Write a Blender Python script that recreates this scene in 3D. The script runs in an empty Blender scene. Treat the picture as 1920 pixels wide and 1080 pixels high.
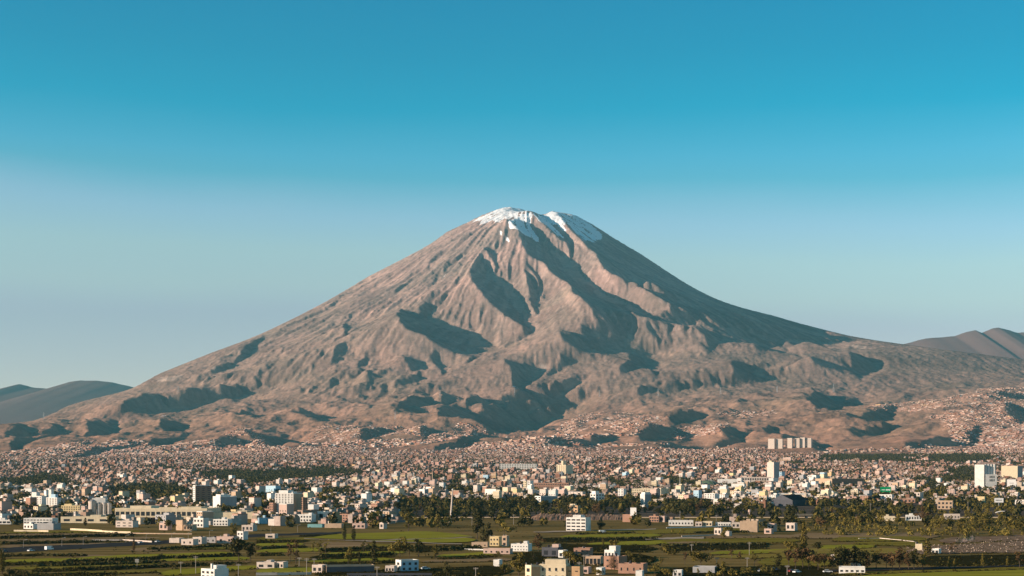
import bpy, math, random
import numpy as np

# ------------------------------------------------------------------ camera, sky, sun, exposure
SC = bpy.context.scene
COL = SC.collection
F, HC, YH, W0 = 2940.0, 47.0, 886.0, 1920.0      # focal length (px of a 1920 frame), eye height, horizon row, frame width
cam = bpy.data.cameras.new('camera'); camo = bpy.data.objects.new('camera', cam); COL.objects.link(camo)
camo.location = (0, 0, HC); camo.rotation_euler = (math.radians(90), 0, 0)
cam.sensor_width = 36.0; cam.lens = F / W0 * 36.0; cam.shift_y = (YH - 540.0) / W0
cam.clip_start = 1.0; cam.clip_end = 120000.0
SC.camera = camo

SUN_EL, SUN_A = math.radians(12.8), math.radians(74.0)   # sun: low, to the left and a little behind the viewer
SX, SY = -math.sin(SUN_A), -math.cos(SUN_A)              # horizontal direction towards the sun
TAN_EL = math.tan(SUN_EL)
wd = bpy.data.worlds.new('World'); SC.world = wd; wd.use_nodes = True
nt = wd.node_tree; nt.nodes.clear()
def N(t, kind, **kw):
    n = t.nodes.new(kind)
    for k, v in kw.items(): setattr(n, k, v)
    return n
sky = N(nt, 'ShaderNodeTexSky', sky_type='NISHITA', sun_disc=False, sun_elevation=SUN_EL,
        sun_rotation=math.atan2(SX, SY), altitude=2300.0, air_density=1.0, dust_density=0.6, ozone_density=3.0)
grade = N(nt, 'ShaderNodeMix', data_type='RGBA', blend_type='MULTIPLY'); grade.inputs[0].default_value = 1.0
tc = N(nt, 'ShaderNodeTexCoord'); sep = N(nt, 'ShaderNodeSeparateXYZ')
ramp = N(nt, 'ShaderNodeValToRGB')
nz = N(nt, 'ShaderNodeTexNoise'); nz.inputs['Scale'].default_value = 2.2; nz.inputs['Detail'].default_value = 4
mp = N(nt, 'ShaderNodeMapping'); mp.inputs['Scale'].default_value = (1.0, 1.0, 4.0)
ma = N(nt, 'ShaderNodeMath', operation='MULTIPLY_ADD'); ma.inputs[1].default_value = 0.03; 
nt.links.new(tc.outputs['Generated'], sep.inputs[0])
nt.links.new(tc.outputs['Generated'], mp.inputs[0]); nt.links.new(mp.outputs[0], nz.inputs['Vector'])
nt.links.new(nz.outputs['Fac'], ma.inputs[0]); nt.links.new(sep.outputs['Z'], ma.inputs[2])
sub = N(nt, 'ShaderNodeMath', operation='SUBTRACT'); sub.inputs[1].default_value = 0.015
nt.links.new(ma.outputs[0], sub.inputs[0])
lay = N(nt, 'ShaderNodeMapRange', interpolation_type='SMOOTHSTEP'); lay.inputs['From Min'].default_value = 0.168; lay.inputs['From Max'].default_value = 0.204; lay.inputs['To Min'].default_value = 1.0; lay.inputs['To Max'].default_value = 0.0
nt.links.new(sub.outputs[0], lay.inputs['Value'])
lef = N(nt, 'ShaderNodeMapRange', interpolation_type='SMOOTHSTEP'); lef.inputs['From Min'].default_value = 0.55; lef.inputs['From Max'].default_value = -0.40; lef.inputs['To Min'].default_value = 0.0; lef.inputs['To Max'].default_value = 0.022
nt.links.new(sep.outputs['X'], lef.inputs['Value'])
pr = N(nt, 'ShaderNodeMath', operation='MULTIPLY'); nt.links.new(lay.outputs[0], pr.inputs[0]); nt.links.new(lef.outputs[0], pr.inputs[1])
zf = N(nt, 'ShaderNodeMath', operation='SUBTRACT'); nt.links.new(sub.outputs[0], zf.inputs[0]); nt.links.new(pr.outputs[0], zf.inputs[1]); nt.links.new(zf.outputs[0], ramp.inputs[0])
cr = ramp.color_ramp
while len(cr.elements) > 1: cr.elements.remove(cr.elements[-1])
SKY_RAMP = [(0.0, (1.58, 1.034, 0.839)), (0.0834, (1.58, 1.034, 0.839)), (0.1002, (1.755, 1.261, 0.873)), (0.1235, (1.751, 1.382, 0.932)), (0.1467, (1.443, 1.36, 1.056)), (0.1794, (0.551, 1.202, 0.973)), (0.1987, (0.384, 1.198, 1.026)), (0.2272, (0.024, 1.076, 0.954)), (0.2583, (0.02, 0.97, 0.894)), (0.2879, (0.02, 0.923, 0.883)), (0.55, (0.03, 0.62, 0.6)), (1.0, (0.04, 0.5, 0.5))]
cr.elements[0].position = 0.0
for i, (p, c) in enumerate(SKY_RAMP):
    e = cr.elements[0] if i == 0 else cr.elements.new(p)
    e.color = (*c, 1)
bg = N(nt, 'ShaderNodeBackground'); bg.inputs['Strength'].default_value = 0.10
wo = N(nt, 'ShaderNodeOutputWorld')
nt.links.new(sky.outputs[0], grade.inputs[6]); nt.links.new(ramp.outputs[0], grade.inputs[7])
nt.links.new(grade.outputs[2], bg.inputs[0]); nt.links.new(bg.outputs[0], wo.inputs[0])
sl = bpy.data.lights.new('sun', 'SUN'); slo = bpy.data.objects.new('sun', sl); COL.objects.link(slo)
sl.energy = 5.0; sl.angle = math.radians(0.5); sl.color = (1.0, 0.80, 0.64)
from mathutils import Vector
slo.rotation_euler = Vector((-SX * math.cos(SUN_EL), -SY * math.cos(SUN_EL), -math.sin(SUN_EL))).to_track_quat('-Z', 'Y').to_euler()
slo.location = (-300, -200, 400)
vs = SC.view_settings; vs.view_transform = 'Standard'; vs.look = 'None'; vs.exposure = 0.86; vs.gamma = 1.0; vs.use_curve_mapping = False
SC.render.engine = 'CYCLES'
cy = SC.cycles; cy.use_denoising = True; cy.max_bounces = 5; cy.diffuse_bounces = 2; cy.glossy_bounces = 2; cy.volume_bounces = 1; cy.transmission_bounces = 2
cy.volume_step_rate = 4.0

# ------------------------------------------------------------------ helpers
rng = np.random.default_rng(11); random.seed(5)
def px(X, Y): return 960.0 + F * X / Y
def row(z, Y): return YH - F * (z - HC) / Y
def smooth(a, b, x):
    t = np.clip((x - a) / (b - a), 0, 1); return t * t * (3 - 2 * t)
def perlin(x, y, seed=0):
    r = np.random.default_rng(seed); n = 256
    ang = r.random((n, n)) * 2 * np.pi; gx, gy = np.cos(ang), np.sin(ang)
    x0 = np.floor(x).astype(np.int64); y0 = np.floor(y).astype(np.int64); fx = x - x0; fy = y - y0
    x0 &= 255; y0 &= 255; x1 = (x0 + 1) & 255; y1 = (y0 + 1) & 255
    u = fx ** 3 * (fx * (fx * 6 - 15) + 10); v = fy ** 3 * (fy * (fy * 6 - 15) + 10)
    a = gx[x0, y0] * fx + gy[x0, y0] * fy; b = gx[x1, y0] * (fx - 1) + gy[x1, y0] * fy
    c = gx[x0, y1] * fx + gy[x0, y1] * (fy - 1); d = gx[x1, y1] * (fx - 1) + gy[x1, y1] * (fy - 1)
    return ((a + (b - a) * u) * (1 - v) + (c + (d - c) * u) * v) * 1.5
def fbm(x, y, octv=4, seed=0, ridged=False, gain=0.5):
    s = 0; amp = 1.0; f = 1.0
    for k in range(octv):
        p = perlin(x * f + 17.3 * k, y * f - 9.1 * k, seed + k)
        s = s + amp * ((1 - 2 * np.abs(p)) if ridged else p); amp *= gain; f *= 2.03
    return s
def tag(o, label=None, cat=None, group=None, kind=None):
    if label: o['label'] = label
    if cat: o['category'] = cat
    if group: o['group'] = group
    if kind: o['kind'] = kind
    return o
def mesh_np(name, co, faces, nv=4, mats=(), smoothf=False, matidx=None):
    """mesh from numpy: co (n,3), faces (m,nv)"""
    me = bpy.data.meshes.new(name); co = np.ascontiguousarray(co, np.float32); faces = np.ascontiguousarray(faces, np.int32)
    m = len(faces)
    me.vertices.add(len(co)); me.vertices.foreach_set('co', co.ravel())
    me.loops.add(m * nv); me.loops.foreach_set('vertex_index', faces.ravel())
    me.polygons.add(m); me.polygons.foreach_set('loop_start', np.arange(m, dtype=np.int32) * nv)
    for mt in mats: me.materials.append(mt)
    if matidx is not None: me.polygons.foreach_set('material_index', np.ascontiguousarray(matidx, np.int32))
    me.polygons.foreach_set('use_smooth', np.full(m, smoothf, dtype=bool))
    me.update(calc_edges=True)
    return me
def link(name, me, parent=None):
    o = bpy.data.objects.new(name, me); COL.objects.link(o)
    if parent is not None: o.parent = parent
    return o
def pmat(name, color, rough=0.9, spec=0.0):
    m = bpy.data.materials.new(name); m.use_nodes = True
    b = m.node_tree.nodes['Principled BSDF']; b.inputs['Base Color'].default_value = (*color, 1); b.inputs['Roughness'].default_value = rough
    b.inputs['Specular IOR Level'].default_value = spec
    return m
def nmat(name, c1, c2, scale=0.2, rough=0.95, detail=5, c3=None, bump=0.0, spec=0.0, obj_rand=0.0, coord='Object', rows=False):
    """two- or three-tone procedural noise material"""
    m = pmat(name, c1, rough, spec); t = m.node_tree; b = t.nodes['Principled BSDF']
    co = N(t, 'ShaderNodeTexCoord'); n = N(t, 'ShaderNodeTexNoise'); n.inputs['Scale'].default_value = scale; n.inputs['Detail'].default_value = detail
    n.inputs['Roughness'].default_value = 0.65
    r = N(t, 'ShaderNodeValToRGB'); e = r.color_ramp.elements; e[0].position = 0.32; e[0].color = (*c1, 1); e[1].position = 0.68; e[1].color = (*c2, 1)
    if c3: k = r.color_ramp.elements.new(0.5); k.color = (*c3, 1)
    if rows:
        mp_ = N(t, 'ShaderNodeMapping'); mp_.inputs['Scale'].default_value = (0.16, 2.6, 1.0); mp_.inputs['Rotation'].default_value = (0, 0, 0.09); t.links.new(co.outputs[coord], mp_.inputs[0]); t.links.new(mp_.outputs[0], n.inputs['Vector'])
    else: t.links.new(co.outputs[coord], n.inputs['Vector'])
    t.links.new(n.outputs['Fac'], r.inputs[0])
    out = r.outputs[0]
    if obj_rand > 0:
        oi = N(t, 'ShaderNodeObjectInfo'); h = N(t, 'ShaderNodeHueSaturation'); mr = N(t, 'ShaderNodeMapRange')
        mr.inputs['To Min'].default_value = 1 - obj_rand; mr.inputs['To Max'].default_value = 1 + obj_rand
        t.links.new(oi.outputs['Random'], mr.inputs['Value']); t.links.new(mr.outputs[0], h.inputs['Value']); t.links.new(out, h.inputs['Color']); out = h.outputs[0]
    t.links.new(out, b.inputs['Base Color'])
    if bump > 0:
        bp = N(t, 'ShaderNodeBump'); bp.inputs['Strength'].default_value = 0.6; bp.inputs['Distance'].default_value = bump
        t.links.new(n.outputs['Fac'], bp.inputs['Height']); t.links.new(bp.outputs[0], b.inputs['Normal'])
    return m
# ------------------------------------------------------------------ terrain: broad shape
RS = 18000.0 / F                                  # metres per frame pixel at the volcano's distance
XC, YC = (985 - 960) * RS, 18000.0
def prof(pts, r):
    p = np.array(pts, float); return np.interp(r, p[:, 0] * RS, (YH - p[:, 1]) * RS + HC)
LEFT = [(0,394),(10,391),(30,387),(38,387.5),(55,392),(85,404),(115,419),(145,432),(185,461),(235,488),(262,506),(295,520),(335,543),(385,571),(465,611),(515,634),(585,659),(640,682),(685,699),(718,714),(728,727),(790,743),(850,755),(880,776),(950,800),(1200,850),(2500,1300)]
RIGHT = [(0,394),(15,398),(28,402),(40,398.5),(50,395.5),(62,398),(75,401),(95,404),(125,420),(165,445),(215,474),(265,508),(315,540),(365,565),(415,580),(465,592),(515,607),(565,620),(615,632),(665,640),(715,647),(815,660),(935,675),(1200,715),(1700,820),(2600,1200)]
FRONT = [(0,405),(30,408),(60,414),(100,427),(150,448),(210,476),(265,507),(320,540),(385,574),(450,606),(520,634),(590,660),(660,684),(735,712),(850,752),(1000,810),(1300,930),(2500,1500)]
def volcano(X, Y):
    dx, dy = X - XC, Y - YC
    r = np.hypot(dx, dy) + 1e-6
    c = dx / r; f = np.clip(np.abs(dy) / r, 0, 1)
    wl = np.clip(-c, 0, 1) ** 2; wr = np.clip(c, 0, 1) ** 2; wf = f ** 2
    return wl * prof(LEFT, r) + wr * prof(RIGHT, r) + wf * prof(FRONT, r)
DK = np.array([0, 1500, 2300, 3000, 4500, 6000, 7000, 8000, 9500, 11000, 12500, 13500, 15000, 17000, 22000], float)
RK = {  # frame row at which the ground lies, by depth, for some frame columns
 -400: [0, 0, 945, 925, 898, 876, 864, 852, 828, 812, 800, 800, 804, 812, 825],
 0:    [0, 0, 945, 925, 898, 876, 864, 852, 826, 806, 798, 797, 800, 806, 822],
 120:  [0, 0, 945, 923, 896, 872, 860, 849, 824, 802, 785, 780, 786, 796, 820],
 260:  [0, 0, 945, 922, 894, 870, 858, 847, 820, 796, 768, 752, 750, 770, 815],
 500:  [0, 0, 945, 921, 892, 868, 857, 846, 815, 785, 756, 740, 735, 750, 800],
 960:  [0, 0, 944, 920, 890, 866, 855, 846, 812, 778, 752, 736, 735, 750, 790],
 1500: [0, 0, 944, 920, 888, 862, 852, 843, 802, 765, 737, 722, 715, 730, 790],
 1920: [0, 0, 944, 920, 887, 862, 850, 836, 790, 752, 725, 710, 700, 705, 770],
 2400: [0, 0, 944, 920, 887, 862, 850, 834, 785, 745, 715, 700, 690, 690, 760]}
RKX = np.array(sorted(RK), float)
RZ = np.zeros((len(RKX), len(DK)))
for i, k in enumerate(sorted(RK)):
    for j, d in enumerate(DK):
        RZ[i, j] = 0.0 if d < 2000 else HC + (YH - RK[k][j]) * d / F
DG = np.linspace(0, 24000, 481)
RG = np.array([np.convolve(np.pad(np.interp(DG, DK, r), 12, mode='edge'), np.ones(25) / 25, mode='valid') for r in RZ])
RG[:, DG < 1650] = 0
def ramp_z(X, Y):
    p = np.clip(px(X, np.maximum(Y, 50)), -400, 2399); Yc = np.clip(Y, 0, 23990)
    i = np.clip(np.searchsorted(RKX, p) - 1, 0, len(RKX) - 2); t = (p - RKX[i]) / (RKX[i + 1] - RKX[i]); t = t * t * (3 - 2 * t)
    fj = Yc / 50.0; j = fj.astype(int); u = fj - j
    a = RG[i, j] * (1 - u) + RG[i, j + 1] * u; b = RG[i + 1, j] * (1 - u) + RG[i + 1, j + 1] * u
    return a * (1 - t) + b * t
def base_z(X, Y):
    a, b = ramp_z(X, Y), volcano(X, Y)
    k = 90.0; h = np.clip(0.5 + 0.5 * (b - a) / k, 0, 1)
    return a * (1 - h) + b * h + k * h * (1 - h)

# slopes turned away from the low sun, outlined where the photograph shows them (frame pixels), with how steep they are
SH = [
 (1.0,[(950,412),(973,430),(979,462),(996,485),(1019,495),(1033,514),(1071,537),(1073,547),(1092,562),(1108,576),(1133,599),(1162,637),(1181,637),(1185,612),(1176,597),(1190,597),(1206,603),(1250,612),(1240,600),(1235,594),(1194,585),(1179,574),(1152,568),(1123,553),(1127,543),(1087,526),(1075,503),(1046,480),(1021,457),(1012,439),(1000,428),(985,420),(965,413)]),
 (1.0,[(994,395),(1012,403),(1023,405),(1031,416),(1050,432),(1062,443),(1077,468),(1069,460),(1050,451),(1027,428),(1008,412)]),
 (1.0,[(1042,396),(1060,401),(1080,400),(1110,414),(1150,440),(1200,470),(1250,504),(1300,536),(1350,561),(1400,576),(1450,588),(1500,603),(1540,614),(1540,632),(1600,645),(1570,655),(1500,640),(1440,628),(1480,650),(1498,662),(1448,666),(1425,670),(1408,658),(1373,662),(1331,664),(1325,653),(1308,635),(1273,626),(1250,624),(1215,608),(1235,594),(1260,595),(1258,576),(1248,570),(1219,551),(1173,532),(1158,520),(1146,516),(1131,503),(1119,480),(1100,464),(1092,453),(1071,435),(1060,420),(1050,405)]),
 (1.0,[(904,476),(892,493),(883,514),(885,526),(900,547),(919,570),(946,592),(960,601),(981,614),(979,627),(965,639),(946,647),(940,664),(962,654),(996,631),(1002,618),(996,606),(984,588),(976,568),(962,557),(952,541),(935,530),(917,518),(915,508),(912,496),(903,490),(906,478)]),
 (1.0,[(908,468),(923,470),(933,491),(936,499),(933,512),(925,491),(917,478)]),
 (1.0,[(981,507),(988,520),(994,549),(996,574),(1008,593),(1017,578),(1019,562),(1008,541),(1000,524),(990,512)]),
 (1.0,[(990,495),(1006,514),(1019,535),(1017,541),(1004,520),(991,503)]),
 (1.0,[(746,587),(750,606),(763,618),(796,627),(817,643),(844,650),(898,666),(937,668),(913,652),(894,639),(883,633),(881,622),(858,625),(838,616),(823,608),(813,599),(821,577),(800,568),(792,573),(783,591),(775,589),(754,579)]),
 (1.0,[(944,674),(998,678),(1019,695),(1002,714),(979,733),(965,731),(960,689),(948,677)]),
 (1.0,[(979,734),(1025,741),(1031,727),(1042,718),(1071,712),(1096,712),(1087,722),(1048,743),(1054,750),(1092,760),(1083,768),(1054,783),(1023,798),(1010,815),(975,818),(935,819),(900,798),(871,785),(852,777),(829,779),(819,771),(828,762),(854,762),(912,776),(870,766),(879,755),(937,753),(940,742),(965,738)]),
 (1.0,[(733,769),(750,756),(775,742),(779,740),(810,748),(816,762),(796,769),(765,771)]),
 (0.8,[(827,744),(858,746),(873,754),(867,762),(850,759),(827,758)]),
 (1.0,[(677,800),(719,799),(758,804),(742,812),(712,821),(690,833),(675,825)]),
 (1.0,[(796,800),(858,802),(879,810),(837,817),(817,826),(796,827),(792,812)]),
 (1.0,[(890,814),(929,817),(900,829),(869,844),(833,842),(810,846),(837,833),(879,825)]),
 (1.0,[(1023,827),(1048,827),(1067,833),(1108,833),(1112,821),(1158,819),(1142,833),(1104,837),(1025,835)]),
 (1.0,[(1252,781),(1279,779),(1329,786),(1300,796),(1269,800),(1252,792)]),
 (1.0,[(1198,815),(1229,798),(1260,800),(1287,815),(1240,823),(1200,825)]),
 (1.0,[(1231,833),(1252,825),(1279,833),(1325,833),(1354,823),(1400,825),(1387,835),(1362,842),(1271,838)]),
 (1.0,[(1352,806),(1377,808),(1387,813),(1412,817),(1410,821),(1385,825),(1362,817)]),
 (1.0,[(1508,748),(1525,737),(1550,742),(1569,748),(1581,760),(1612,769),(1560,773),(1537,773),(1523,762)]),
 (0.9,[(1579,748),(1598,746),(1612,750),(1612,760),(1600,760)]),
 (0.8,[(1575,777),(1617,792),(1642,797),(1662,790),(1683,779),(1679,771),(1652,770),(1600,780)]),
 (1.0,[(1579,804),(1621,808),(1654,804),(1658,796),(1692,801),(1660,823),(1642,823),(1610,815)]),
 (1.0,[(1431,808),(1446,802),(1458,817),(1442,819)]),
 (1.0,[(1475,819),(1521,820),(1533,825),(1512,827),(1467,827)]),
 (1.0,[(1525,829),(1558,840),(1554,844),(1525,844)]),
 (1.0,[(1701,828),(1729,833),(1761,827),(1776,831),(1820,833),(1815,839),(1761,842),(1701,842)]),
 (1.0,[(1811,812),(1836,808),(1836,817),(1826,830),(1812,825)]),
 (1.0,[(1882,756),(1900,759),(1920,773),(1960,790),(1950,800),(1909,791),(1886,769)]),
 (0.9,[(1781,800),(1801,800),(1792,806)]), (0.8,[(1870,744),(1920,747),(1960,750),(1960,757),(1920,753),(1873,748)]),
 (0.95,[(1593,657),(1645,678),(1645,705),(1614,713),(1593,697),(1551,688),(1520,676),(1520,672),(1572,686),(1599,686)]),
 (1.0,[(1371,677),(1398,679),(1460,683),(1421,697),(1421,704),(1458,714),(1481,716),(1408,722),(1356,727),(1300,737),(1233,741),(1200,743),(1200,727),(1237,729),(1267,718),(1310,716),(1350,722),(1377,702),(1375,689)]),
 (1.0,[(1050,624),(1067,628),(1112,637),(1181,639),(1185,653),(1219,662),(1229,678),(1233,695),(1227,699),(1221,693),(1187,697),(1162,699),(1165,687),(1183,674),(1158,662),(1125,655),(1098,655),(1073,647),(1056,635)]),
 (0.6,[(1094,612),(1133,601),(1162,637),(1115,637),(1085,622)]),
 (0.8,[(1052,658),(1083,672),(1075,683),(1054,689),(1042,702),(1017,706),(1033,693),(1050,677)]),
 (0.8,[(756,668),(783,670),(794,685),(792,697),(769,693)]), (0.8,[(700,702),(731,690),(742,700),(712,712)]),
 (0.9,[(748,716),(779,706),(800,716),(762,727),(742,729)]), (0.9,[(700,722),(721,725),(727,735),(700,737)]),
 (0.6,[(812,654),(823,658),(821,677),(837,685),(833,702),(817,685),(804,668)]),
 (0.7,[(650,600),(662,592),(660,617),(650,629),(644,612)]), (0.8,[(633,650),(650,646),(665,667),(660,679),(629,687),(606,694),(621,681)]),
 (0.8,[(671,679),(687,671),(696,681),(675,694)]),
 (0.8,[(465,646),(500,629),(483,654),(479,667),(442,687),(412,698),(400,700),(442,675),(456,654)]),
 (0.7,[(690,519),(692,521),(677,535),(650,554),(629,575),(600,592),(550,610),(517,625),(546,608),(608,583),(640,556)]),
 (0.8,[(671,558),(712,529),(708,540),(675,556)]), (0.8,[(742,546),(765,529),(785,515),(762,537),(744,550)]),
 (1.0,[(800,543),(821,518),(822,530),(804,545)]), (1.0,[(833,505),(854,485),(871,476),(869,489),(856,491),(835,510)]),
 (0.6,[(800,495),(821,476),(842,466),(804,503)]), (0.8,[(812,551),(833,545),(819,557)]),
 (1.0,[(225,777),(235,754),(271,743),(312,741),(354,736),(400,737),(456,743),(487,745),(446,760),(404,762),(300,775),(260,779)]),
 (1.0,[(162,789),(221,792),(217,804),(196,822),(167,825),(125,816),(94,825),(31,843),(19,843),(27,827),(69,822),(104,818),(73,808),(108,797),(117,814),(154,818),(165,802)]),
 (1.0,[(302,793),(329,791),(360,802),(342,816),(308,814)]), (1.0,[(279,827),(287,820),(354,820),(312,835),(269,837)]),
 (1.0,[(167,845),(252,829),(248,839),(187,852),(129,864),(62,868),(0,877),(-40,880),(-40,868),(0,868),(125,860)]), (0.7,[(10,803),(40,800),(65,811),(30,810)]),
 (1.0,[(454,806),(477,810),(535,814),(556,820),(537,833),(531,843),(508,841),(500,831),(479,822)]), (1.0,[(396,837),(417,827),(467,831),(479,839),(462,843)]),
 (0.9,[(412,779),(454,785),(506,793),(467,793)]), (0.8,[(544,777),(581,779),(629,781),(612,793),(560,783)]),
]
LIT = [[(940,748),(953,750),(954,768),(938,767)],[(990,771),(1012,759),(1005,770),(992,774)],[(865,765),(905,764),(912,774),(890,774)],[(915,763),(930,764),(928,768),(916,768)],[(960,746),(1000,746),(990,751),(965,751)],
 [(1267,580),(1279,585),(1312,605),(1346,622),(1325,620),(1292,603),(1271,591)],[(1417,635),(1500,655),(1560,668),(1600,685),(1530,672),(1450,650)],[(1380,612),(1440,625),(1500,640),(1550,655),(1500,645),(1420,625)],
 [(1294,580),(1320,592),(1350,614),(1385,630),(1345,614),(1310,592)],[(1186,520),(1215,535),(1250,551),(1245,553),(1210,540)]]
def fill(poly, S):
    p = np.array(poly, float)
    x0, x1 = int(max(0, p[:, 0].min() + 300)), int(min(S.shape[1] - 1, p[:, 0].max() + 301)); y0, y1 = int(p[:, 1].min() - 350), int(p[:, 1].max() - 349)
    gx, gy = np.meshgrid(np.arange(x0, x1 + 1) - 300 + 0.5, np.arange(y0, y1 + 1) + 350 + 0.5)
    ins = np.zeros(gx.shape, bool)
    for (ax, ay), (bx, by) in zip(p, np.roll(p, -1, 0)):
        c = (ay > gy) != (by > gy)
        ins ^= c & (gx < (bx - ax) * (gy - ay) / (by - ay + 1e-9) + ax)
    return (slice(y0, y1 + 1), slice(x0, x1 + 1)), ins
MK = np.zeros((560, 2520), np.float32)
for v, poly in SH:
    s, ins = fill(poly, MK); MK[s] = np.where(ins, np.maximum(MK[s], v), MK[s])
for poly in LIT:
    s, ins = fill(poly, MK); MK[s] = np.where(ins, 0, MK[s])
def blur(a, n):
    for _ in range(2):
        for ax in (0, 1):
            k = np.cumsum(np.concatenate([np.repeat(a.take([0], ax), n + 1, ax), a, np.repeat(a.take([-1], ax), n, ax)], ax), axis=ax, dtype=np.float64)
            a = (k.take(np.arange(2 * n + 1, k.shape[ax]), ax) - k.take(np.arange(0, k.shape[ax] - 2 * n - 1), ax)) / (2 * n + 1)
    return a
MK = blur(MK, 1)
def samp(A, fx, fy):
    fx = np.clip(fx, 0, A.shape[1] - 1.001); fy = np.clip(fy, 0, A.shape[0] - 1.001); i = fx.astype(int); j = fy.astype(int); u = fx - i; v = fy - j
    return (A[j, i] * (1 - u) + A[j, i + 1] * u) * (1 - v) + (A[j + 1, i] * (1 - u) + A[j + 1, i + 1] * u) * v

# relief: integrate those slopes along the sun's bearing over the broad shape, on a 20 m grid
GS = 20.0
gx1 = np.arange(-9600, 9600, GS); gy1 = np.arange(6400, 21120, GS)
GX, GY = np.meshgrid(gx1, gy1)
Z0 = base_z(GX, GY)
ux, uy = -SX, -SY                                  # the way the light travels
kx = 2 * np.pi * np.fft.fftfreq(len(gx1), GS)[None, :]; ky = 2 * np.pi * np.fft.fftfreq(len(gy1), GS)[:, None]
ks = kx * ux + ky * uy; kt2 = (kx * uy - ky * ux) ** 2
def dds(Z): gy_, gx_ = np.gradient(Z, GS); return gx_ * ux + gy_ * uy
def sun_shadow(Z, steps=70):
    """cast shadows of the grid for the sun's direction"""
    H = Z.copy(); out = np.zeros(Z.shape, bool); step = 24.0
    off = Z.copy(); rise = np.full(Z.shape, -1e9)
    for k in range(1, steps):
        d = k * step; ix = np.clip(np.round(np.arange(Z.shape[1]) + SX * d / GS).astype(int), 0, Z.shape[1] - 1); iy = np.clip(np.round(np.arange(Z.shape[0]) + SY * d / GS).astype(int), 0, Z.shape[0] - 1)
        out |= (Z[np.ix_(iy, ix)] - d * TAN_EL) > Z + 3.0
    return out
FRONT_W = smooth(18300, 17900, GY + 0.06 * np.abs(GX - XC)) * smooth(6900, 7300, GY)
rough_n = fbm(GX / 900, GY / 900, 5, 3)
dphi = np.arctan2(GX - XC, YC - GY); rr = np.hypot(GX - XC, GY - YC)
S0 = dds(Z0)
G = np.zeros(GX.shape); D = np.zeros(GX.shape)
LAM = (2 * np.pi / 6500.0) ** 2; MU = 0.10
ITER = 13
for it in range(ITER):
    Zt = Z0 + D
    m = samp(MK, px(GX, GY) + 300, row(Zt, GY) - 350) * FRONT_W
    want = -(1.8 * TAN_EL) * m
    g = np.where(m > 0.25, np.minimum(want - S0, 0) * np.clip(m * 1.2, 0, 1), 0)
    # where light should reach a side the broad shape already turns away, turn it back
    lit_fix = np.where((m < 0.2) & (S0 < -0.75 * TAN_EL), (-0.70 * TAN_EL - S0) * 0.9, 0) * FRONT_W
    g = g + lit_fix
    if it >= 3:
        sh = sun_shadow(Zt); fb = (m - blur(sh.astype(float), 1)) * FRONT_W
        G = np.clip(G - 0.06 * fb, -0.5, 0.5)
    g = g + G
    lw = np.clip(1 - 1.6 * m, 0, 1) * FRONT_W + 1e-3
    g = g - lw * blur(g, 50) / blur(lw, 50)
    ghat = np.fft.fft2(g * FRONT_W)
    Dn = np.real(np.fft.ifft2(-1j * ks * ghat / (ks ** 2 + MU * kt2 + LAM)))
    D = Dn if it == 0 else 0.45 * D + 0.55 * Dn
    top = smooth(500, 1100, np.hypot((GX - XC), (GY - YC)))
    D = D * (0.7 + 0.3 * top)
SHM = samp(MK, px(GX, GY) + 300, row(Z0 + D, GY) - 350) * FRONT_W
# gullies down the cone, hummocks below, small roughness
cone = smooth(5200, 3600, rr)
gul = fbm(dphi * 9 + 0.25 * rough_n, rr / 2600, 3, 21, ridged=True) - 0.6
gul3 = fbm(dphi * 75 + 0.6 * rough_n, rr / 1100, 3, 41, ridged=True) - 0.6
gul2 = fbm(dphi * 30 + 0.5 * rough_n, rr / 1500, 3, 31, ridged=True) - 0.6
rug = smooth(0, 0.35, fbm(GX / 1600, GY / 1600, 2, 55) + 0.12) 
ZT = Z0 + D + FRONT_W * (1 - 0.55 * SHM) * (cone * (13 * gul + 11 * gul2 + 5 * gul3) * smooth(200, 1400, rr) + rough_n * (10 + 8 * cone))
hum = fbm(GX / 330 + 0.3 * rough_n, GY / 520, 4, 77, ridged=True)
PXg, ROWg = px(GX, GY), row(ZT, GY)
low_left = smooth(300, 420, PXg) * smooth(860, 720, PXg) * smooth(630, 665, ROWg) * smooth(765, 735, ROWg)
band = smooth(690, 715, ROWg) * smooth(800, 770, ROWg)
foot = smooth(7300, 8600, GY) * smooth(13200, 11800, GY) * smooth(4600, 5200, rr)
knob = fbm(GX / 620, GY / 800, 4, 133)
ZT += FRONT_W * foot * (1 - 0.6 * SHM) * (34 * knob + 9 * (fbm(GX / 230, GY / 300, 3, 140, ridged=True) - 0.5))
ZT += FRONT_W * (low_left * 22 * (hum - 0.5) + band * 9 * (hum - 0.5))
# skyline as seen in the photograph: nothing rises above it
SKYL = np.array([(-400,818),(0,797),(60,792),(100,777),(125,763),(150,755),(200,743),(235,736),(255,729),(262,722),(300,701),(400,661),(470,636),(520,613),(600,573),(650,544),(690,519.5),(750,489),(800,463),(840,434),(870,420.5),(900,405.5),(930,392.5),(948,387),(955,387),(975,391.5),(1000,397.5),(1013,403.5),(1022,402.5),(1035,396.5),(1060,400.5),(1080,404.5),(1110,420.5),(1150,445.5),(1200,474.5),(1250,508.5),(1300,540.5),(1350,565.5),(1400,580.5),(1450,592.5),(1500,607.5),(1550,620.5),(1600,632.5),(1650,640.5),(1700,647.5),(1800,660.5),(1920,675.5),(2400,735)], float)
ZMAX = HC + (YH - np.interp(px(GX, GY), SKYL[:, 0], SKYL[:, 1])) * GY / F
ZT = np.where((GY > 8500) & (ZMAX - ZT < 150), ZMAX - np.log1p(np.exp(np.clip((ZMAX - ZT) / 7.0, -40, 40))) * 7.0, ZT)
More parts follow.
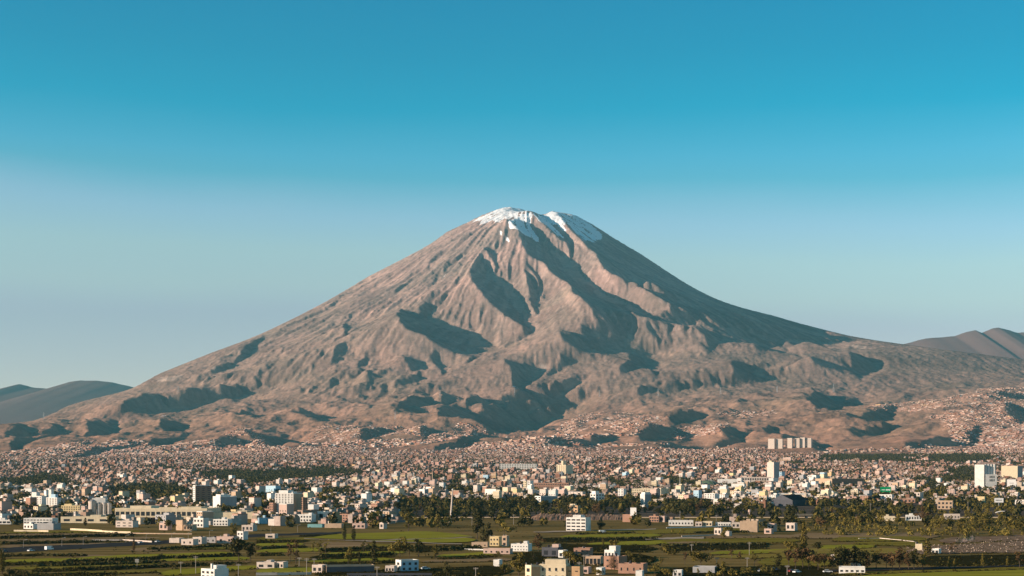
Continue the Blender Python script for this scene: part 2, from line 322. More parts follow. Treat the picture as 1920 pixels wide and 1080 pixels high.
# running water: droplets roll down, cut where fast and drop where slow
def erode(Z, n, steps, seed, cut=0.28, cap=3.2):
    r = np.random.default_rng(seed); ny, nx = Z.shape; Zf = Z.ravel()
    x = r.random(n) * (nx - 3) + 1; y = r.random(n) * (ny - 3) + 1
    w = samp(EW, x, y) > r.random(n); x = x[w]; y = y[w]
    vx = np.zeros(len(x)); vy = np.zeros(len(x)); sed = np.zeros(len(x)); water = np.ones(len(x)); sp = np.zeros(len(x))
    for k in range(steps):
        i = x.astype(int); j = y.astype(int); u = x - i; v = y - j; b = j * nx + i
        a00 = Zf[b]; a10 = Zf[b + 1]; a01 = Zf[b + nx]; a11 = Zf[b + nx + 1]
        gx_ = (a10 - a00) * (1 - v) + (a11 - a01) * v; gy_ = (a01 - a00) * (1 - u) + (a11 - a10) * u
        h0 = a00 * (1 - u) * (1 - v) + a10 * u * (1 - v) + a01 * (1 - u) * v + a11 * u * v
        vx = vx * 0.25 - gx_ * 0.75; vy = vy * 0.25 - gy_ * 0.75; L = np.hypot(vx, vy) + 1e-9; vx /= L; vy /= L
        xn = np.clip(x + vx, 1, nx - 3); yn = np.clip(y + vy, 1, ny - 3)
        h1 = samp(Z, xn, yn); dh = h1 - h0
        c = np.maximum(-dh, 0.3) * np.sqrt(np.maximum(sp, 0.05)) * water * cap * 0.12
        dep = np.where(dh > 0, np.minimum(dh, sed), np.where(sed > c, (sed - c) * 0.25, -np.minimum((c - sed) * cut, -dh * 0.5)))
        np.add.at(Zf, b, dep * (1 - u) * (1 - v)); np.add.at(Zf, b + 1, dep * u * (1 - v)); np.add.at(Zf, b + nx, dep * (1 - u) * v); np.add.at(Zf, b + nx + 1, dep * u * v)
        sed = sed - dep; sp = np.maximum(sp * 0.9 - dh * 0.06, 0.05); water *= 0.985; x, y = xn, yn
EW = FRONT_W * smooth(8200, 9200, GY) * (0.35 + 0.65 * cone)
ZB = ZT.copy()
for q in range(4): erode(ZT, 80000, 55, 100 + q, 0.4, 4.2)
EROSION = ZT - ZB
def terr(X, Y):
    X = np.asarray(X, float); Y = np.asarray(Y, float)
    zi = samp(ZT, (X - gx1[0]) / GS, (Y - gy1[0]) / GS)
    w = smooth(6500, 7200, Y) * smooth(21000, 20400, Y)
    return zi * w + base_z(X, np.maximum(Y, 1)) * (1 - w)
def g_at(p, y0, extra=0.0):
    """world point on the open ground seen at frame column p, depth y0"""
    X = (p - 960.0) * y0 / F
    return X, y0, float(terr(np.array([X]), np.array([y0]))[0]) + extra
def depth_for_row(r, p=960.0):
    """depth at which the plain lies at frame row r in frame column p"""
    if r > 971: return F * HC / (r - YH)
    d = np.linspace(1500, 8600, 1800); rr_ = row(ramp_z((p - 960) * d / F, d), d); return float(d[np.argmin(np.abs(rr_ - r))])
# ------------------------------------------------------------------ terrain materials and meshes
def terrain_mat():
    m = pmat('mountain_ground', (0.25, 0.2, 0.17), 0.95, 0.0); t = m.node_tree; b = t.nodes['Principled BSDF']
    co = N(t, 'ShaderNodeTexCoord'); geo = N(t, 'ShaderNodeNewGeometry')
    n1 = N(t, 'ShaderNodeTexNoise'); n1.inputs['Scale'].default_value = 0.0016; n1.inputs['Detail'].default_value = 8; n1.inputs['Roughness'].default_value = 0.65
    n2 = N(t, 'ShaderNodeTexNoise'); n2.inputs['Scale'].default_value = 0.02; n2.inputs['Detail'].default_value = 5; n2.inputs['Roughness'].default_value = 0.7
    t.links.new(co.outputs['Object'], n1.inputs['Vector']); t.links.new(co.outputs['Object'], n2.inputs['Vector'])
    sp = N(t, 'ShaderNodeSeparateXYZ'); t.links.new(geo.outputs['Position'], sp.inputs[0])
    mr = N(t, 'ShaderNodeMapRange'); mr.inputs['From Min'].default_value = 150; mr.inputs['From Max'].default_value = 2600; t.links.new(sp.outputs['Z'], mr.inputs['Value'])
    al = N(t, 'ShaderNodeValToRGB'); e = al.color_ramp.elements
    e[0].position = 0; e[0].color = (0.43, 0.232, 0.162, 1); e[1].position = 1; e[1].color = (0.43, 0.295, 0.268, 1)
    for p, c in ((0.10, (0.43, 0.245, 0.178)), (0.24, (0.35, 0.228, 0.186)), (0.45, (0.37, 0.25, 0.213)), (0.7, (0.41, 0.278, 0.245))):
        k = al.color_ramp.elements.new(p); k.color = (*c, 1)
    t.links.new(mr.outputs[0], al.inputs[0])
    r1 = N(t, 'ShaderNodeValToRGB'); e = r1.color_ramp.elements; e[0].position = 0.35; e[0].color = (0.74, 0.80, 0.76, 1); e[1].position = 0.65; e[1].color = (1.15, 1.1, 1.05, 1)
    t.links.new(n1.outputs['Fac'], r1.inputs[0])
    r2 = N(t, 'ShaderNodeValToRGB'); e = r2.color_ramp.elements; e[0].position = 0.3; e[0].color = (0.7, 0.72, 0.7, 1); e[1].position = 0.7; e[1].color = (1.2, 1.2, 1.2, 1)
    t.links.new(n2.outputs['Fac'], r2.inputs[0])
    mx = N(t, 'ShaderNodeMix', data_type='RGBA', blend_type='MULTIPLY'); mx.inputs[0].default_value = 1; t.links.new(al.outputs[0], mx.inputs[6]); t.links.new(r1.outputs[0], mx.inputs[7])
    mx2 = N(t, 'ShaderNodeMix', data_type='RGBA', blend_type='MULTIPLY'); mx2.inputs[0].default_value = 1; t.links.new(mx.outputs[2], mx2.inputs[6]); t.links.new(r2.outputs[0], mx2.inputs[7])
    at = N(t, 'ShaderNodeAttribute', attribute_name='snow'); n3 = N(t, 'ShaderNodeTexNoise'); n3.inputs['Scale'].default_value = 0.022; n3.inputs['Detail'].default_value = 6; n3.inputs['Roughness'].default_value = 0.7
    t.links.new(co.outputs['Object'], n3.inputs['Vector'])
    ad = N(t, 'ShaderNodeMath', operation='ADD'); t.links.new(at.outputs['Fac'], ad.inputs[0]); t.links.new(n3.outputs['Fac'], ad.inputs[1])
    sr = N(t, 'ShaderNodeMapRange', interpolation_type='SMOOTHSTEP'); sr.inputs['From Min'].default_value = 0.98; sr.inputs['From Max'].default_value = 1.04; t.links.new(ad.outputs[0], sr.inputs['Value'])
    sm = N(t, 'ShaderNodeMix', data_type='RGBA'); t.links.new(sr.outputs[0], sm.inputs[0]); t.links.new(mx2.outputs[2], sm.inputs[6]); sm.inputs[7].default_value = (0.95, 0.95, 0.95, 1)
    wa = N(t, 'ShaderNodeAttribute', attribute_name='scree')
    wm = N(t, 'ShaderNodeMix', data_type='RGBA', blend_type='MULTIPLY'); wm.inputs[0].default_value = 1.0
    wr = N(t, 'ShaderNodeValToRGB'); we = wr.color_ramp.elements; we[0].position = 0.15; we[0].color = (0.70, 0.69, 0.70, 1); we[1].position = 0.85; we[1].color = (1.28, 1.22, 1.16, 1); k = we.new(0.5); k.color = (1, 1, 1, 1)
    t.links.new(wa.outputs['Fac'], wr.inputs[0]); t.links.new(mx2.outputs[2], wm.inputs[6]); t.links.new(wr.outputs[0], wm.inputs[7]); t.links.new(wm.outputs[2], sm.inputs[6])
    pa = N(t, 'ShaderNodeAttribute', attribute_name='pale')
    pm = N(t, 'ShaderNodeMix', data_type='RGBA'); t.links.new(pa.outputs['Fac'], pm.inputs[0]); t.links.new(sm.outputs[2], pm.inputs[6]); pm.inputs[7].default_value = (0.55, 0.40, 0.32, 1)
    t.links.new(pm.outputs[2], b.inputs['Base Color'])
    bp = N(t, 'ShaderNodeBump'); bp.inputs['Strength'].default_value = 0.5; bp.inputs['Distance'].default_value = 14.0
    t.links.new(n2.outputs['Fac'], bp.inputs['Height']); t.links.new(bp.outputs[0], b.inputs['Normal'])
    return m
M_TERR = terrain_mat()
PU = np.linspace(-180, 2100, 1300)
dj = np.concatenate([np.linspace(7200, 9000, 90)[:-1], np.linspace(9000, 17900, 400)[:-1], np.linspace(17900, 18700, 36)[:-1], np.linspace(18700, 20800, 22)])
TP, TD = np.meshgrid(PU, dj); TX = (TP - 960) * TD / F
TZ = terr(TX, TD)
wz = FW = smooth(18400, 17900, TD)
TZ = TZ + wz * (4.5 * fbm(TX / 110, TD / 150, 3, 5, ridged=True) + 1.6 * fbm(TX / 30, TD / 40, 2, 8)) * smooth(8200, 9500, TD)
TPX, TROW = TP, row(TZ, TD)
SNOW = [[(868,420),(893,410),(918,399),(935,390),(952,385),(970,388),(992,393),(1000,408),(996,421),(985,420),(976,416),(962,408),(950,412),(938,419),(925,416),(910,421),(890,424),(905,415),(885,417)],
        [(950,414),(968,411),(985,419),(1000,430),(1012,445),(1010,458),(1000,452),(985,440),(970,432),(955,428)],
        [(992,392),(1010,402),(1024,404),(1034,418),(1050,434),(1065,450),(1055,449),(1040,438),(1024,424),(1008,412)],
        [(1018,404),(1032,395),(1042,395),(1052,405),(1060,420),(1066,437),(1056,435),(1050,428),(1038,420),(1028,412)],
        [(1042,395),(1060,399),(1085,404),(1108,418),(1128,436),(1130,450),(1112,456),(1096,452),(1074,432),(1058,415)],
        [(855,428),(870,424),(888,421),(880,426)], [(930,428),(940,432),(955,450),(972,468),(950,452)]]
SN = np.zeros_like(MK)
for poly in SNOW:
    s, ins = fill(poly, SN); SN[s] = np.where(ins, 1.0, SN[s])
SN = blur(SN, 2)
snow_v = samp(SN, TPX + 300, TROW - 350) * smooth(19000, 18300, TD)
snow_v = snow_v * 0.95 - 0.21 + 0.50 * fbm(np.arctan2(TX - XC, YC - TD) * 26, np.hypot(TX - XC, TD - YC) / 420, 4, 91) + 0.16 * fbm(TX / 70, TD / 90, 2, 92)
snow_v = np.where((TD > 18050) & (TZ > 2950), 0.7, snow_v)
PALE = [[(294,709),(318,707),(342,703),(340,710),(318,715),(296,716)],[(398,689),(407,687),(405,694),(396,694)],[(1008,683),(1028,687),(1019,696)],[(1016,666),(1030,667),(1020,669)],[(1596,647),(1625,650),(1622,655),(1600,652)]]
PL = np.zeros_like(MK)
for poly in PALE:
    s, ins = fill(poly, PL); PL[s] = np.where(ins, 1.0, PL[s])
pale_v = samp(PL, TPX + 300, TROW - 350) * smooth(18400, 18000, TD) * (0.6 + 0.6 * fbm(TX / 60, TD / 60, 3, 15))
er_v = samp(EROSION, (TX - gx1[0]) / GS, (TD - gy1[0]) / GS)
TPH = np.arctan2(TX - XC, YC - TD); TRR = np.hypot(TX - XC, TD - YC)
streak = fbm(TPH * 55 + 0.4 * fbm(TX / 700, TD / 700, 2, 2), TRR / 2200, 4, 61) * smooth(5200, 3800, TRR) + 0.7 * fbm(TX / 420, TD / 520, 4, 63)
scree_v = np.clip(0.5 + 0.05 * er_v + 0.42 * streak, 0, 1)
nr, nc = TX.shape
def grid_mesh(name, r0, r1, mats):
    sl_ = slice(r0, r1); co = np.stack([TX[sl_].ravel(), TD[sl_].ravel(), TZ[sl_].ravel()], 1); n = r1 - r0
    i = np.arange(n - 1)[:, None] * nc + np.arange(nc - 1)[None, :]; f = np.stack([i, i + 1, i + nc + 1, i + nc], -1).reshape(-1, 4)
    me = mesh_np(name, co, f, 4, mats, True)
    a = me.attributes.new('snow', 'FLOAT', 'POINT'); a.data.foreach_set('value', np.ascontiguousarray(snow_v[sl_].ravel(), np.float32))
    a = me.attributes.new('scree', 'FLOAT', 'POINT'); a.data.foreach_set('value', np.ascontiguousarray(scree_v[sl_].ravel(), np.float32))
    a = me.attributes.new('pale', 'FLOAT', 'POINT'); a.data.foreach_set('value', np.ascontiguousarray(np.clip(pale_v[sl_].ravel(), 0, 1), np.float32))
    return me
JF = int(np.searchsorted(dj, 12300))
tag(link('foothills', grid_mesh('foothills', 0, JF + 1, [M_TERR])), 'brown barren foothills rising behind the city', None, None, 'structure')
tag(link('mountain', grid_mesh('mountain', JF, nr, [M_TERR])), 'tall grey brown volcano cone with a snow streaked summit', None, None, 'structure')
M_FAR = nmat('far_hill_rock', (0.19, 0.115, 0.105), (0.22, 0.135, 0.12), 0.002)
def far_range(name, pts, d0, depth, label, seed):
    p = np.array(pts, float); u = np.linspace(p[0, 0], p[-1, 0], 260); top = np.interp(u, p[:, 0], p[:, 1])
    top = top + np.array([0.25 * math.sin(q * 0.21 + seed) + 0.2 * math.sin(q * 0.57) for q in range(260)])
    tt = np.linspace(-1, 1, 61); U, T = np.meshgrid(u, tt); DD = d0 + T * depth
    zt = HC + (YH - np.interp(U, u, top)) * d0 / F
    X = (U - 960) * d0 / F
    Z = 600 + (zt - 600) * (1 - np.abs(T)) ** 0.85
    rid = fbm(X / 900, DD / 900, 4, seed, ridged=True) - 0.7
    Z = Z + rid * 4 * np.clip(np.abs(T) * 3, 0, 1) * smooth(1.0, 0.8, np.abs(T))
    n, c = X.shape; i = np.arange(n - 1)[:, None] * c + np.arange(c - 1)[None, :]
    f = np.stack([i, i + 1, i + c + 1, i + c], -1).reshape(-1, 4)
    o = link(name, mesh_np(name, np.stack([X.ravel(), DD.ravel(), Z.ravel()], 1), f, 4, [M_FAR], True))
    return tag(o, label, None, None, 'structure')
far_range('hills', [(-320,745),(-150,735),(-60,748),(0,729),(36,720),(60,726),(92,729),(130,716),(152,713),(185,714),(215,718),(256,727),(330,745),(420,800)], 25000, 5200, 'blue hazy range of hills beyond the left foot of the volcano', 4)
far_range('hills', [(1560,700),(1640,668),(1690,646),(1735,635),(1790,630),(1815,622),(1829,619),(1840,624),(1860,616),(1872,614),(1890,619),(1908,624),(1930,622),(2000,612),(2100,630),(2220,650)], 24500, 5000, 'hazy peaks beyond the right shoulder of the volcano', 9)
# ------------------------------------------------------------------ open ground, fields, road
def strip_mesh(name, P, D, mats, zoff=0.0):
    X = (P - 960) * D / F; Z = terr(X, D) + zoff; n, c = X.shape
    i = np.arange(n - 1)[:, None] * c + np.arange(c - 1)[None, :]
    return mesh_np(name, np.stack([X.ravel(), D.ravel(), Z.ravel()], 1), np.stack([i, i + 1, i + c + 1, i + c], -1).reshape(-1, 4), 4, mats, True)
M_CITYG = nmat('city_ground', (0.08, 0.058, 0.043), (0.19, 0.135, 0.10), 0.02, c3=(0.12, 0.09, 0.068))
M_SOIL = nmat('field_soil', (0.10, 0.064, 0.022), (0.34, 0.215, 0.085), 0.03, c3=(0.20, 0.135, 0.045), rows=True)
P_, D_ = np.meshgrid(np.linspace(-500, 2500, 150), np.linspace(1640, 7205, 160))
tag(link('ground', strip_mesh('ground', P_, D_, [M_CITYG])), 'dusty brown ground under the city', None, None, 'structure')
P_, D_ = np.meshgrid(np.linspace(-500, 2500, 40), np.linspace(-200, 1640, 40))
X_ = (P_ - 960) * 1700 / F
tag(link('ground', mesh_np('ground', np.stack([X_.ravel(), D_.ravel(), 0 * X_.ravel()], 1), np.stack([(np.arange(39)[:, None] * 40 + np.arange(39)) + k for k in (0, 1, 41, 40)], -1).reshape(-1, 4), 4, [M_SOIL], True)), 'dark soil of the farmland in front of the city', None, None, 'structure')
def flat(p, r):
    d = F * HC / (r - YH); return (p - 960) * d / F, d
M_F = dict(
 green=nmat('grass_field', (0.18, 0.17, 0.016), (0.42, 0.34, 0.05), 0.05, c3=(0.28, 0.245, 0.03), bump=0.3, rows=True),
 olive=nmat('olive_field', (0.12, 0.10, 0.014), (0.34, 0.245, 0.055), 0.05, c3=(0.21, 0.16, 0.028), bump=0.4, rows=True),
 brown=nmat('ploughed_field', (0.18, 0.11, 0.055), (0.42, 0.265, 0.14), 0.05, c3=(0.28, 0.18, 0.09), bump=0.3, rows=True),
 dark=nmat('dark_strip', (0.012, 0.012, 0.004), (0.045, 0.036, 0.011), 0.06, bump=0.4, rows=True),  # near-black tone over the whole strip
 track=nmat('pale_track', (0.38, 0.28, 0.20), (0.52, 0.40, 0.30), 0.1),
 road=nmat('asphalt', (0.035, 0.034, 0.035), (0.06, 0.058, 0.056), 0.1),
 stubble=nmat('stubble_field', (0.18, 0.125, 0.025), (0.38, 0.26, 0.07), 0.06, c3=(0.26, 0.19, 0.042), bump=0.4, rows=True),
 rubble=nmat('river_gravel', (0.12, 0.07, 0.04), (0.40, 0.26, 0.17), 0.12, c3=(0.23, 0.145, 0.09), bump=0.8),
 water=pmat('pond_water', (0.02, 0.05, 0.06), 0.08, 0.5))
KIND_NAME = dict(green='field', olive='field', brown='field', dark='field', track='path', road='road', stubble='field', rubble='river_bank', water='water')
zcount = [0]
def sheet(kind, pts, sub=10):
    """flat sheet on the farmland outlined in frame pixels (two edges: upper then lower, left to right)"""
    up, lo = pts; zcount[0] += 1; z = 0.01 + 0.006 * zcount[0]
    u = np.array(up, float); l = np.array(lo, float); t = np.linspace(0, 1, 40)
    def along(a):
        s = np.linspace(0, 1, len(a)); return np.interp(t, s, a[:, 0]), np.interp(t, s, a[:, 1])
    ax, ay = along(u); bx, by = along(l)
    wob = lambda k: 0.35 * np.sin(t * (9 + k % 5) + k) + 0.25 * np.sin(t * 31 + 2 * k)
    ay = ay + wob(zcount[0]); by = by + wob(zcount[0] + 3)
    if kind not in ('road', 'track'): tp = np.clip(np.minimum(t, 1 - t) * 9, 0.02, 1) ** 0.6; mid = (ay + by) / 2; ay = mid + (ay - mid) * tp; by = mid + (by - mid) * tp
    X0, Y0 = flat(ax, ay); X1, Y1 = flat(bx, by)
    v = []; f = []
    for k in range(40): v += [(X0[k], Y0[k], z), (X1[k], Y1[k], z)]
    for k in range(39): f.append((2 * k, 2 * k + 1, 2 * k + 3, 2 * k + 2))
    o = link(KIND_NAME[kind], mesh_np(kind, np.array(v), np.array(f), 4, [M_F[kind]]))
    return tag(o, None, None, None, 'structure')
ST = [
 ('olive',0,996,1001,270,994,999),('brown',0,1001,1006,262,998,1002),('dark',0,1006,1011,250,1002,1006),('brown',0,1011,1016,300,1006,1011),('dark',0,1016,1021,290,1011,1015),('brown',0,1021,1028,200,1016,1021),
 ('road',-60,1030,1040,300,1014,1021),('road',300,1014,1021,450,1003,1008),('road',450,1003,1008,640,997,1000.5),
 ('dark',-20,1041,1045,90,1038,1042),('brown',80,1038,1043,240,1042,1047),('green',0,1049,1056,160,1046,1052),('green',140,1044,1051,440,1034,1040),('brown',240,1028,1036,440,1019,1026),('olive',300,1024,1031,450,1024,1030),
 ('dark',0,1056,1061,210,1051,1054),('dark',210,1050,1053,450,1041,1044),('olive',20,1062,1070,300,1053,1060),('green',300,1046,1053,470,1044,1050),('dark',60,1069,1073,260,1063,1067),('dark',260,1062,1066,460,1054,1058),
 ('olive',90,1074,1081,420,1064,1070),('dark',0,1078,1092,220,1073,1080),('stubble',40,1072,1077,70,1072,1076),('green',300,1070,1082,490,1059,1066),('brown',340,1058,1062,470,1052,1056),
 ('dark',560,1003.5,1007,640,1001,1004),('olive',480,1008,1014,600,1008,1013),('dark',480,1014,1019,580,1012,1017),('green',480,1019,1025,570,1018,1022),('dark',480,1026,1030,575,1023,1028),('green',480,1031,1037,620,1026,1034),('dark',480,1038,1043,530,1037,1042),
 ('brown',600,1017,1029,690,1017,1026),('olive',690,1020,1026,770,1021,1027),('dark',600,1030,1036,760,1026,1033),('green',600,1037,1042,760,1033,1039),('dark',580,1042,1050,740,1040,1045),('green',575,1051,1056,740,1046,1051),('dark',600,1057,1062,740,1052,1056),
 ('dark',780,1024,1036,900,1022,1030),('green',820,1041,1046,940,1034,1040),('dark',820,1046,1050,930,1041,1046),('brown',790,1051,1056,960,1046,1053),('green',480,1067,1077,590,1064,1074),('dark',590,1074,1082,960,1060,1082),
 ('olive',1080,995,1004,1400,990,999),('green',1050,1004,1010,1240,1001,1007),('dark',1010,1008,1018,1240,1009,1016),('track',1210,1009.5,1012.5,1320,1007,1010.5),('brown',1320,1004,1010,1520,1003,1008),('green',1100,1018,1024,1300,1012,1021),('olive',1240,1011,1021,1500,1010,1018),
 ('dark',1030,1020,1034,1230,1024,1036),('dark',1240,1021,1034,1440,1018,1029),('brown',1250,1017,1020,1330,1016,1019),('green',1330,1035,1041,1500,1029,1036),('stubble',1340,1042,1048,1560,1037,1046),('olive',1420,1048,1062,1560,1047,1063),
 ('brown',1480,1000,1010,1760,1000,1012),('olive',1560,1008,1016,1740,1006,1015),('green',1535,1023,1031,1640,1022,1028),('stubble',1440,1031,1040,1700,1029,1042),('olive',1600,1017,1022,1740,1016,1026),
 ('rubble',1700,1028,1040,1960,1012,1036),('rubble',1760,1010,1020,1960,1002,1012),('dark',1720,1044,1062,1960,1040,1060),('road',1460,1071,1076,1960,1060,1062.5),('olive',1560,1076,1080,1960,1063,1068),('green',1590,1080,1096,1960,1068,1096),('dark',1230,1066,1096,1560,1062,1096),('dark',960,1036,1060,1230,1040,1060)]
for k, a, t0, b0, b, t1, b1 in ST: sheet(k, ([(a, t0), (b, t1)], [(a, b0), (b, b1)]))
sheet('green', ([(572,1009.2),(640,1002),(720,999),(800,997),(860,1002),(888,1007)], [(572,1009.6),(640,1011.5),(700,1012.5),(770,1011.5),(830,1009.5),(888,1007.4)]))
sheet('green', ([(690,1014),(780,1012.5),(840,1010.5),(892,1009)], [(690,1014.6),(760,1016.5),(820,1018.5),(892,1018)]))
sheet('track', ([(570,1010.2),(640,1013),(700,1015),(780,1017.6),(866,1020.2)], [(570,1011.2),(640,1014.2),(700,1016.4),(780,1019.0),(866,1021.6)]))
sheet('track', ([(680,1013.2),(780,1011.6),(885,1007.8)], [(680,1014),(780,1012.4),(885,1008.6)]))
sheet('water', ([(1796,1006),(1826,1004)], [(1790,1019),(1828,1014)]))
sheet('track', ([(1000,998),(1230,992)], [(1000,999.5),(1230,993.5)]))

# weeds and scrub along the field edges
def scrub():
    r = np.random.default_rng(21); P = []; R_ = []
    for k, a, t0, b0, b, t1, b1 in ST:
        n = int((b - a) * (0.7 if k in ('dark', 'olive') else 0.3)); t = r.random(n); lo = b0 + (b1 - b0) * t; hi = t0 + (t1 - t0) * t
        P.append(a + (b - a) * t); R_.append(lo + r.normal(0, .35, n))
        if k == 'dark': n = int((b - a) * 0.8); t = r.random(n); lo = b0 + (b1 - b0) * t; hi = t0 + (t1 - t0) * t; P.append(a + (b - a) * t); R_.append(hi + (lo - hi) * r.random(n))
    n = 5000; p = r.uniform(-40, 1960, n); q = 975 + 110 * r.random(n) ** 1.15; kk = fbm(p / 60, q / 7, 3, 19) > 0.22; P.append(p[kk]); R_.append(q[kk])
    P = np.concatenate(P); R_ = np.concatenate(R_); ok = R_ > 976
    for k, a, t0, b0, b, t1, b1 in ST:
        if k in ('road', 'track', 'green'): t = (P - a) / (b - a); m = 0.6 if k != 'green' else -0.4; ok &= ~((t > 0) & (t < 1) & (R_ > t0 + (t1 - t0) * t - m) & (R_ < b0 + (b1 - b0) * t + m))
    ok &= ~((P > 575) & (P < 890) & (R_ > 998) & (R_ < 1021))
    P, R_ = P[ok], R_[ok]; X, Y = flat(P, R_); m = len(X); per = 9; k = np.repeat(np.arange(m), per); h = (0.3 + 0.9 * r.random(m) ** 2.5)[k]; d = r.normal(size=(len(k), 3)); d /= np.linalg.norm(d, axis=1)[:, None]; d[:, 2] = np.abs(d[:, 2])
    c = np.stack([X[k] + d[:, 0] * h * 1.3, Y[k] + d[:, 1] * h * 1.3, d[:, 2] * h * .85], 1); u = r.normal(size=d.shape); u /= np.linalg.norm(u, axis=1)[:, None]; v = np.cross(u, d); s = (h * (.3 + .3 * r.random(len(k))))[:, None]
    co = np.stack([c + u * s, c + v * s, c - u * s, c - v * s], 1).reshape(-1, 3)
    me = mesh_np('undergrowth', co, np.arange(len(co)).reshape(-1, 4), 4, [nmat('scrub_leaves', (0.02, 0.018, 0.006), (0.13, 0.095, 0.028), 0.06, c3=(0.05, 0.042, 0.011), detail=6)])
    tag(link('undergrowth', me), 'ragged weeds and scrub along the field edges', None, None, 'stuff'); print('scrub', m)
scrub()
# ------------------------------------------------------------------ building kit
def box_data(x0, x1, y0, y1, z0, z1, bottom=False):
    v = [(x0,y0,z0),(x1,y0,z0),(x1,y1,z0),(x0,y1,z0),(x0,y0,z1),(x1,y0,z1),(x1,y1,z1),(x0,y1,z1)]
    f = [(0,1,5,4),(1,2,6,5),(2,3,7,6),(3,0,4,7),(4,5,6,7)] + ([(0,3,2,1)] if bottom else [])
    return v, f
class MB:
    def __init__(s): s.v = []; s.f = []; s.m = []
    def add(s, v, f, m=0):
        o = len(s.v); s.v += list(v); s.f += [tuple(i + o for i in q) for q in f]; s.m += [m] * len(f); return s
    def box(s, x0, x1, y0, y1, z0, z1, m=0, bottom=True): return s.add(*box_data(x0, x1, y0, y1, z0, z1, bottom), m)
    def cyl(s, x, y, r0, r1, z0, z1, n=12, m=0, cap=True):
        v = [(x + r0 * math.cos(2*math.pi*k/n), y + r0 * math.sin(2*math.pi*k/n), z0) for k in range(n)] + [(x + r1 * math.cos(2*math.pi*k/n), y + r1 * math.sin(2*math.pi*k/n), z1) for k in range(n)]
        f = [(k, (k+1) % n, n + (k+1) % n, n + k) for k in range(n)]
        if cap: f.append(tuple(range(n, 2*n)))
        return s.add(v, f, m)
    def bar(s, a, b, r, m=0, n=4, r2=None):
        a = Vector(a); b = Vector(b); d = (b - a).normalized(); u = d.orthogonal().normalized(); w = d.cross(u); r2 = r if r2 is None else r2
        v = [tuple(a + (u * math.cos(2*math.pi*k/n) + w * math.sin(2*math.pi*k/n)) * r) for k in range(n)] + [tuple(b + (u * math.cos(2*math.pi*k/n) + w * math.sin(2*math.pi*k/n)) * r2) for k in range(n)]
        f = [(k, (k+1) % n, n + (k+1) % n, n + k) for k in range(n)] + [tuple(range(n))[::-1], tuple(range(n, 2*n))]
        return s.add(v, f, m)
    def mesh(s, name, mats, smoothf=False):
        me = bpy.data.meshes.new(name); me.from_pydata(s.v, [], s.f)
        for m in mats: me.materials.append(m)
        if len(mats) > 1: me.polygons.foreach_set('material_index', s.m)
        if smoothf: me.polygons.foreach_set('use_smooth', [True] * len(me.polygons))
        me.update(); return me
    def build(s, name, mats, parent=None, smoothf=False): return link(name, s.mesh(name, mats if isinstance(mats, (list, tuple)) else [mats], smoothf), parent)
def wallmat(name, c, var=0.16):
    d = tuple(x * (1 - var) for x in c); l = tuple(min(x * (1 + var * 0.6), 0.9) for x in c)
    return nmat(name, d, l, 0.25, rough=0.9, c3=c, obj_rand=0.08)
WM = dict(white=wallmat('white_plaster', (0.74, 0.70, 0.63)), cream=wallmat('cream_plaster', (0.68, 0.56, 0.38)), tan=wallmat('tan_render', (0.52, 0.37, 0.25)), pink=wallmat('pink_render', (0.53, 0.38, 0.31)),
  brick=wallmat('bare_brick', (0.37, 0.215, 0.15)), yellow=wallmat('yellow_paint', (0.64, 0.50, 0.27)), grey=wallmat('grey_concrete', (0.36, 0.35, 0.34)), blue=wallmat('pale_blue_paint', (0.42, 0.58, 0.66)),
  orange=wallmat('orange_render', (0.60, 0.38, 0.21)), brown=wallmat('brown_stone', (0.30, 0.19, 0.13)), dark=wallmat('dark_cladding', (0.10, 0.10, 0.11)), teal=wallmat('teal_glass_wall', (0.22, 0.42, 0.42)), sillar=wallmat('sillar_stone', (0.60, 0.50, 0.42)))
RM = dict(tan=wallmat('roof_screed', (0.34, 0.26, 0.20)), grey=wallmat('roof_grey', (0.26, 0.25, 0.24)), dark=wallmat('dark_roof', (0.055, 0.05, 0.05)), red=wallmat('clay_roof', (0.34, 0.15, 0.09)), white=wallmat('white_roof', (0.62, 0.58, 0.52)), green=wallmat('green_roof', (0.14, 0.20, 0.12)), metal=wallmat('sheet_roof', (0.30, 0.29, 0.28)))
M_GLASS = pmat('window_glass', (0.03, 0.035, 0.04), 0.15, 0.5); M_FRAME = wallmat('frame_paint', (0.62, 0.58, 0.52)); M_STEEL = nmat('galvanised_steel', (0.30, 0.29, 0.28), (0.45, 0.43, 0.41), 0.5, rough=0.6); M_TANK = pmat('plastic_tank', (0.04, 0.04, 0.045), 0.5); M_TANKW = pmat('white_tank', (0.7, 0.68, 0.64), 0.6)
WIN = MB().box(-0.5, 0.5, -0.06, 0.05, 0, 1).mesh('window', [M_GLASS])
SILL = MB().box(-0.56, 0.56, -0.16, 0.02, -0.1, 0.0).mesh('sill', [M_FRAME])
TANK = MB().cyl(0, 0, 0.65, 0.65, 0, 1.2, 10).cyl(0, 0, 0.65, 0.25, 1.2, 1.5, 10).mesh('water_tank', [M_TANK])
def inst(name, me, parent, loc, scale=(1, 1, 1), rz=0.0):
    o = link(name, me, parent); o.location = loc; o.scale = scale; o.rotation_euler = (0, 0, rz); return o
OCC = []                                            # footprints already built: x, y, radius
BOXES = []                                          # frame boxes of the landmarks (for naming their neighbours)
def empty(name, loc, rz=0.0):
    o = bpy.data.objects.new(name, None); COL.objects.link(o); o.location = loc; o.rotation_euler = (0, 0, rz); o.empty_display_size = 1; return o
TH0 = math.radians(32)
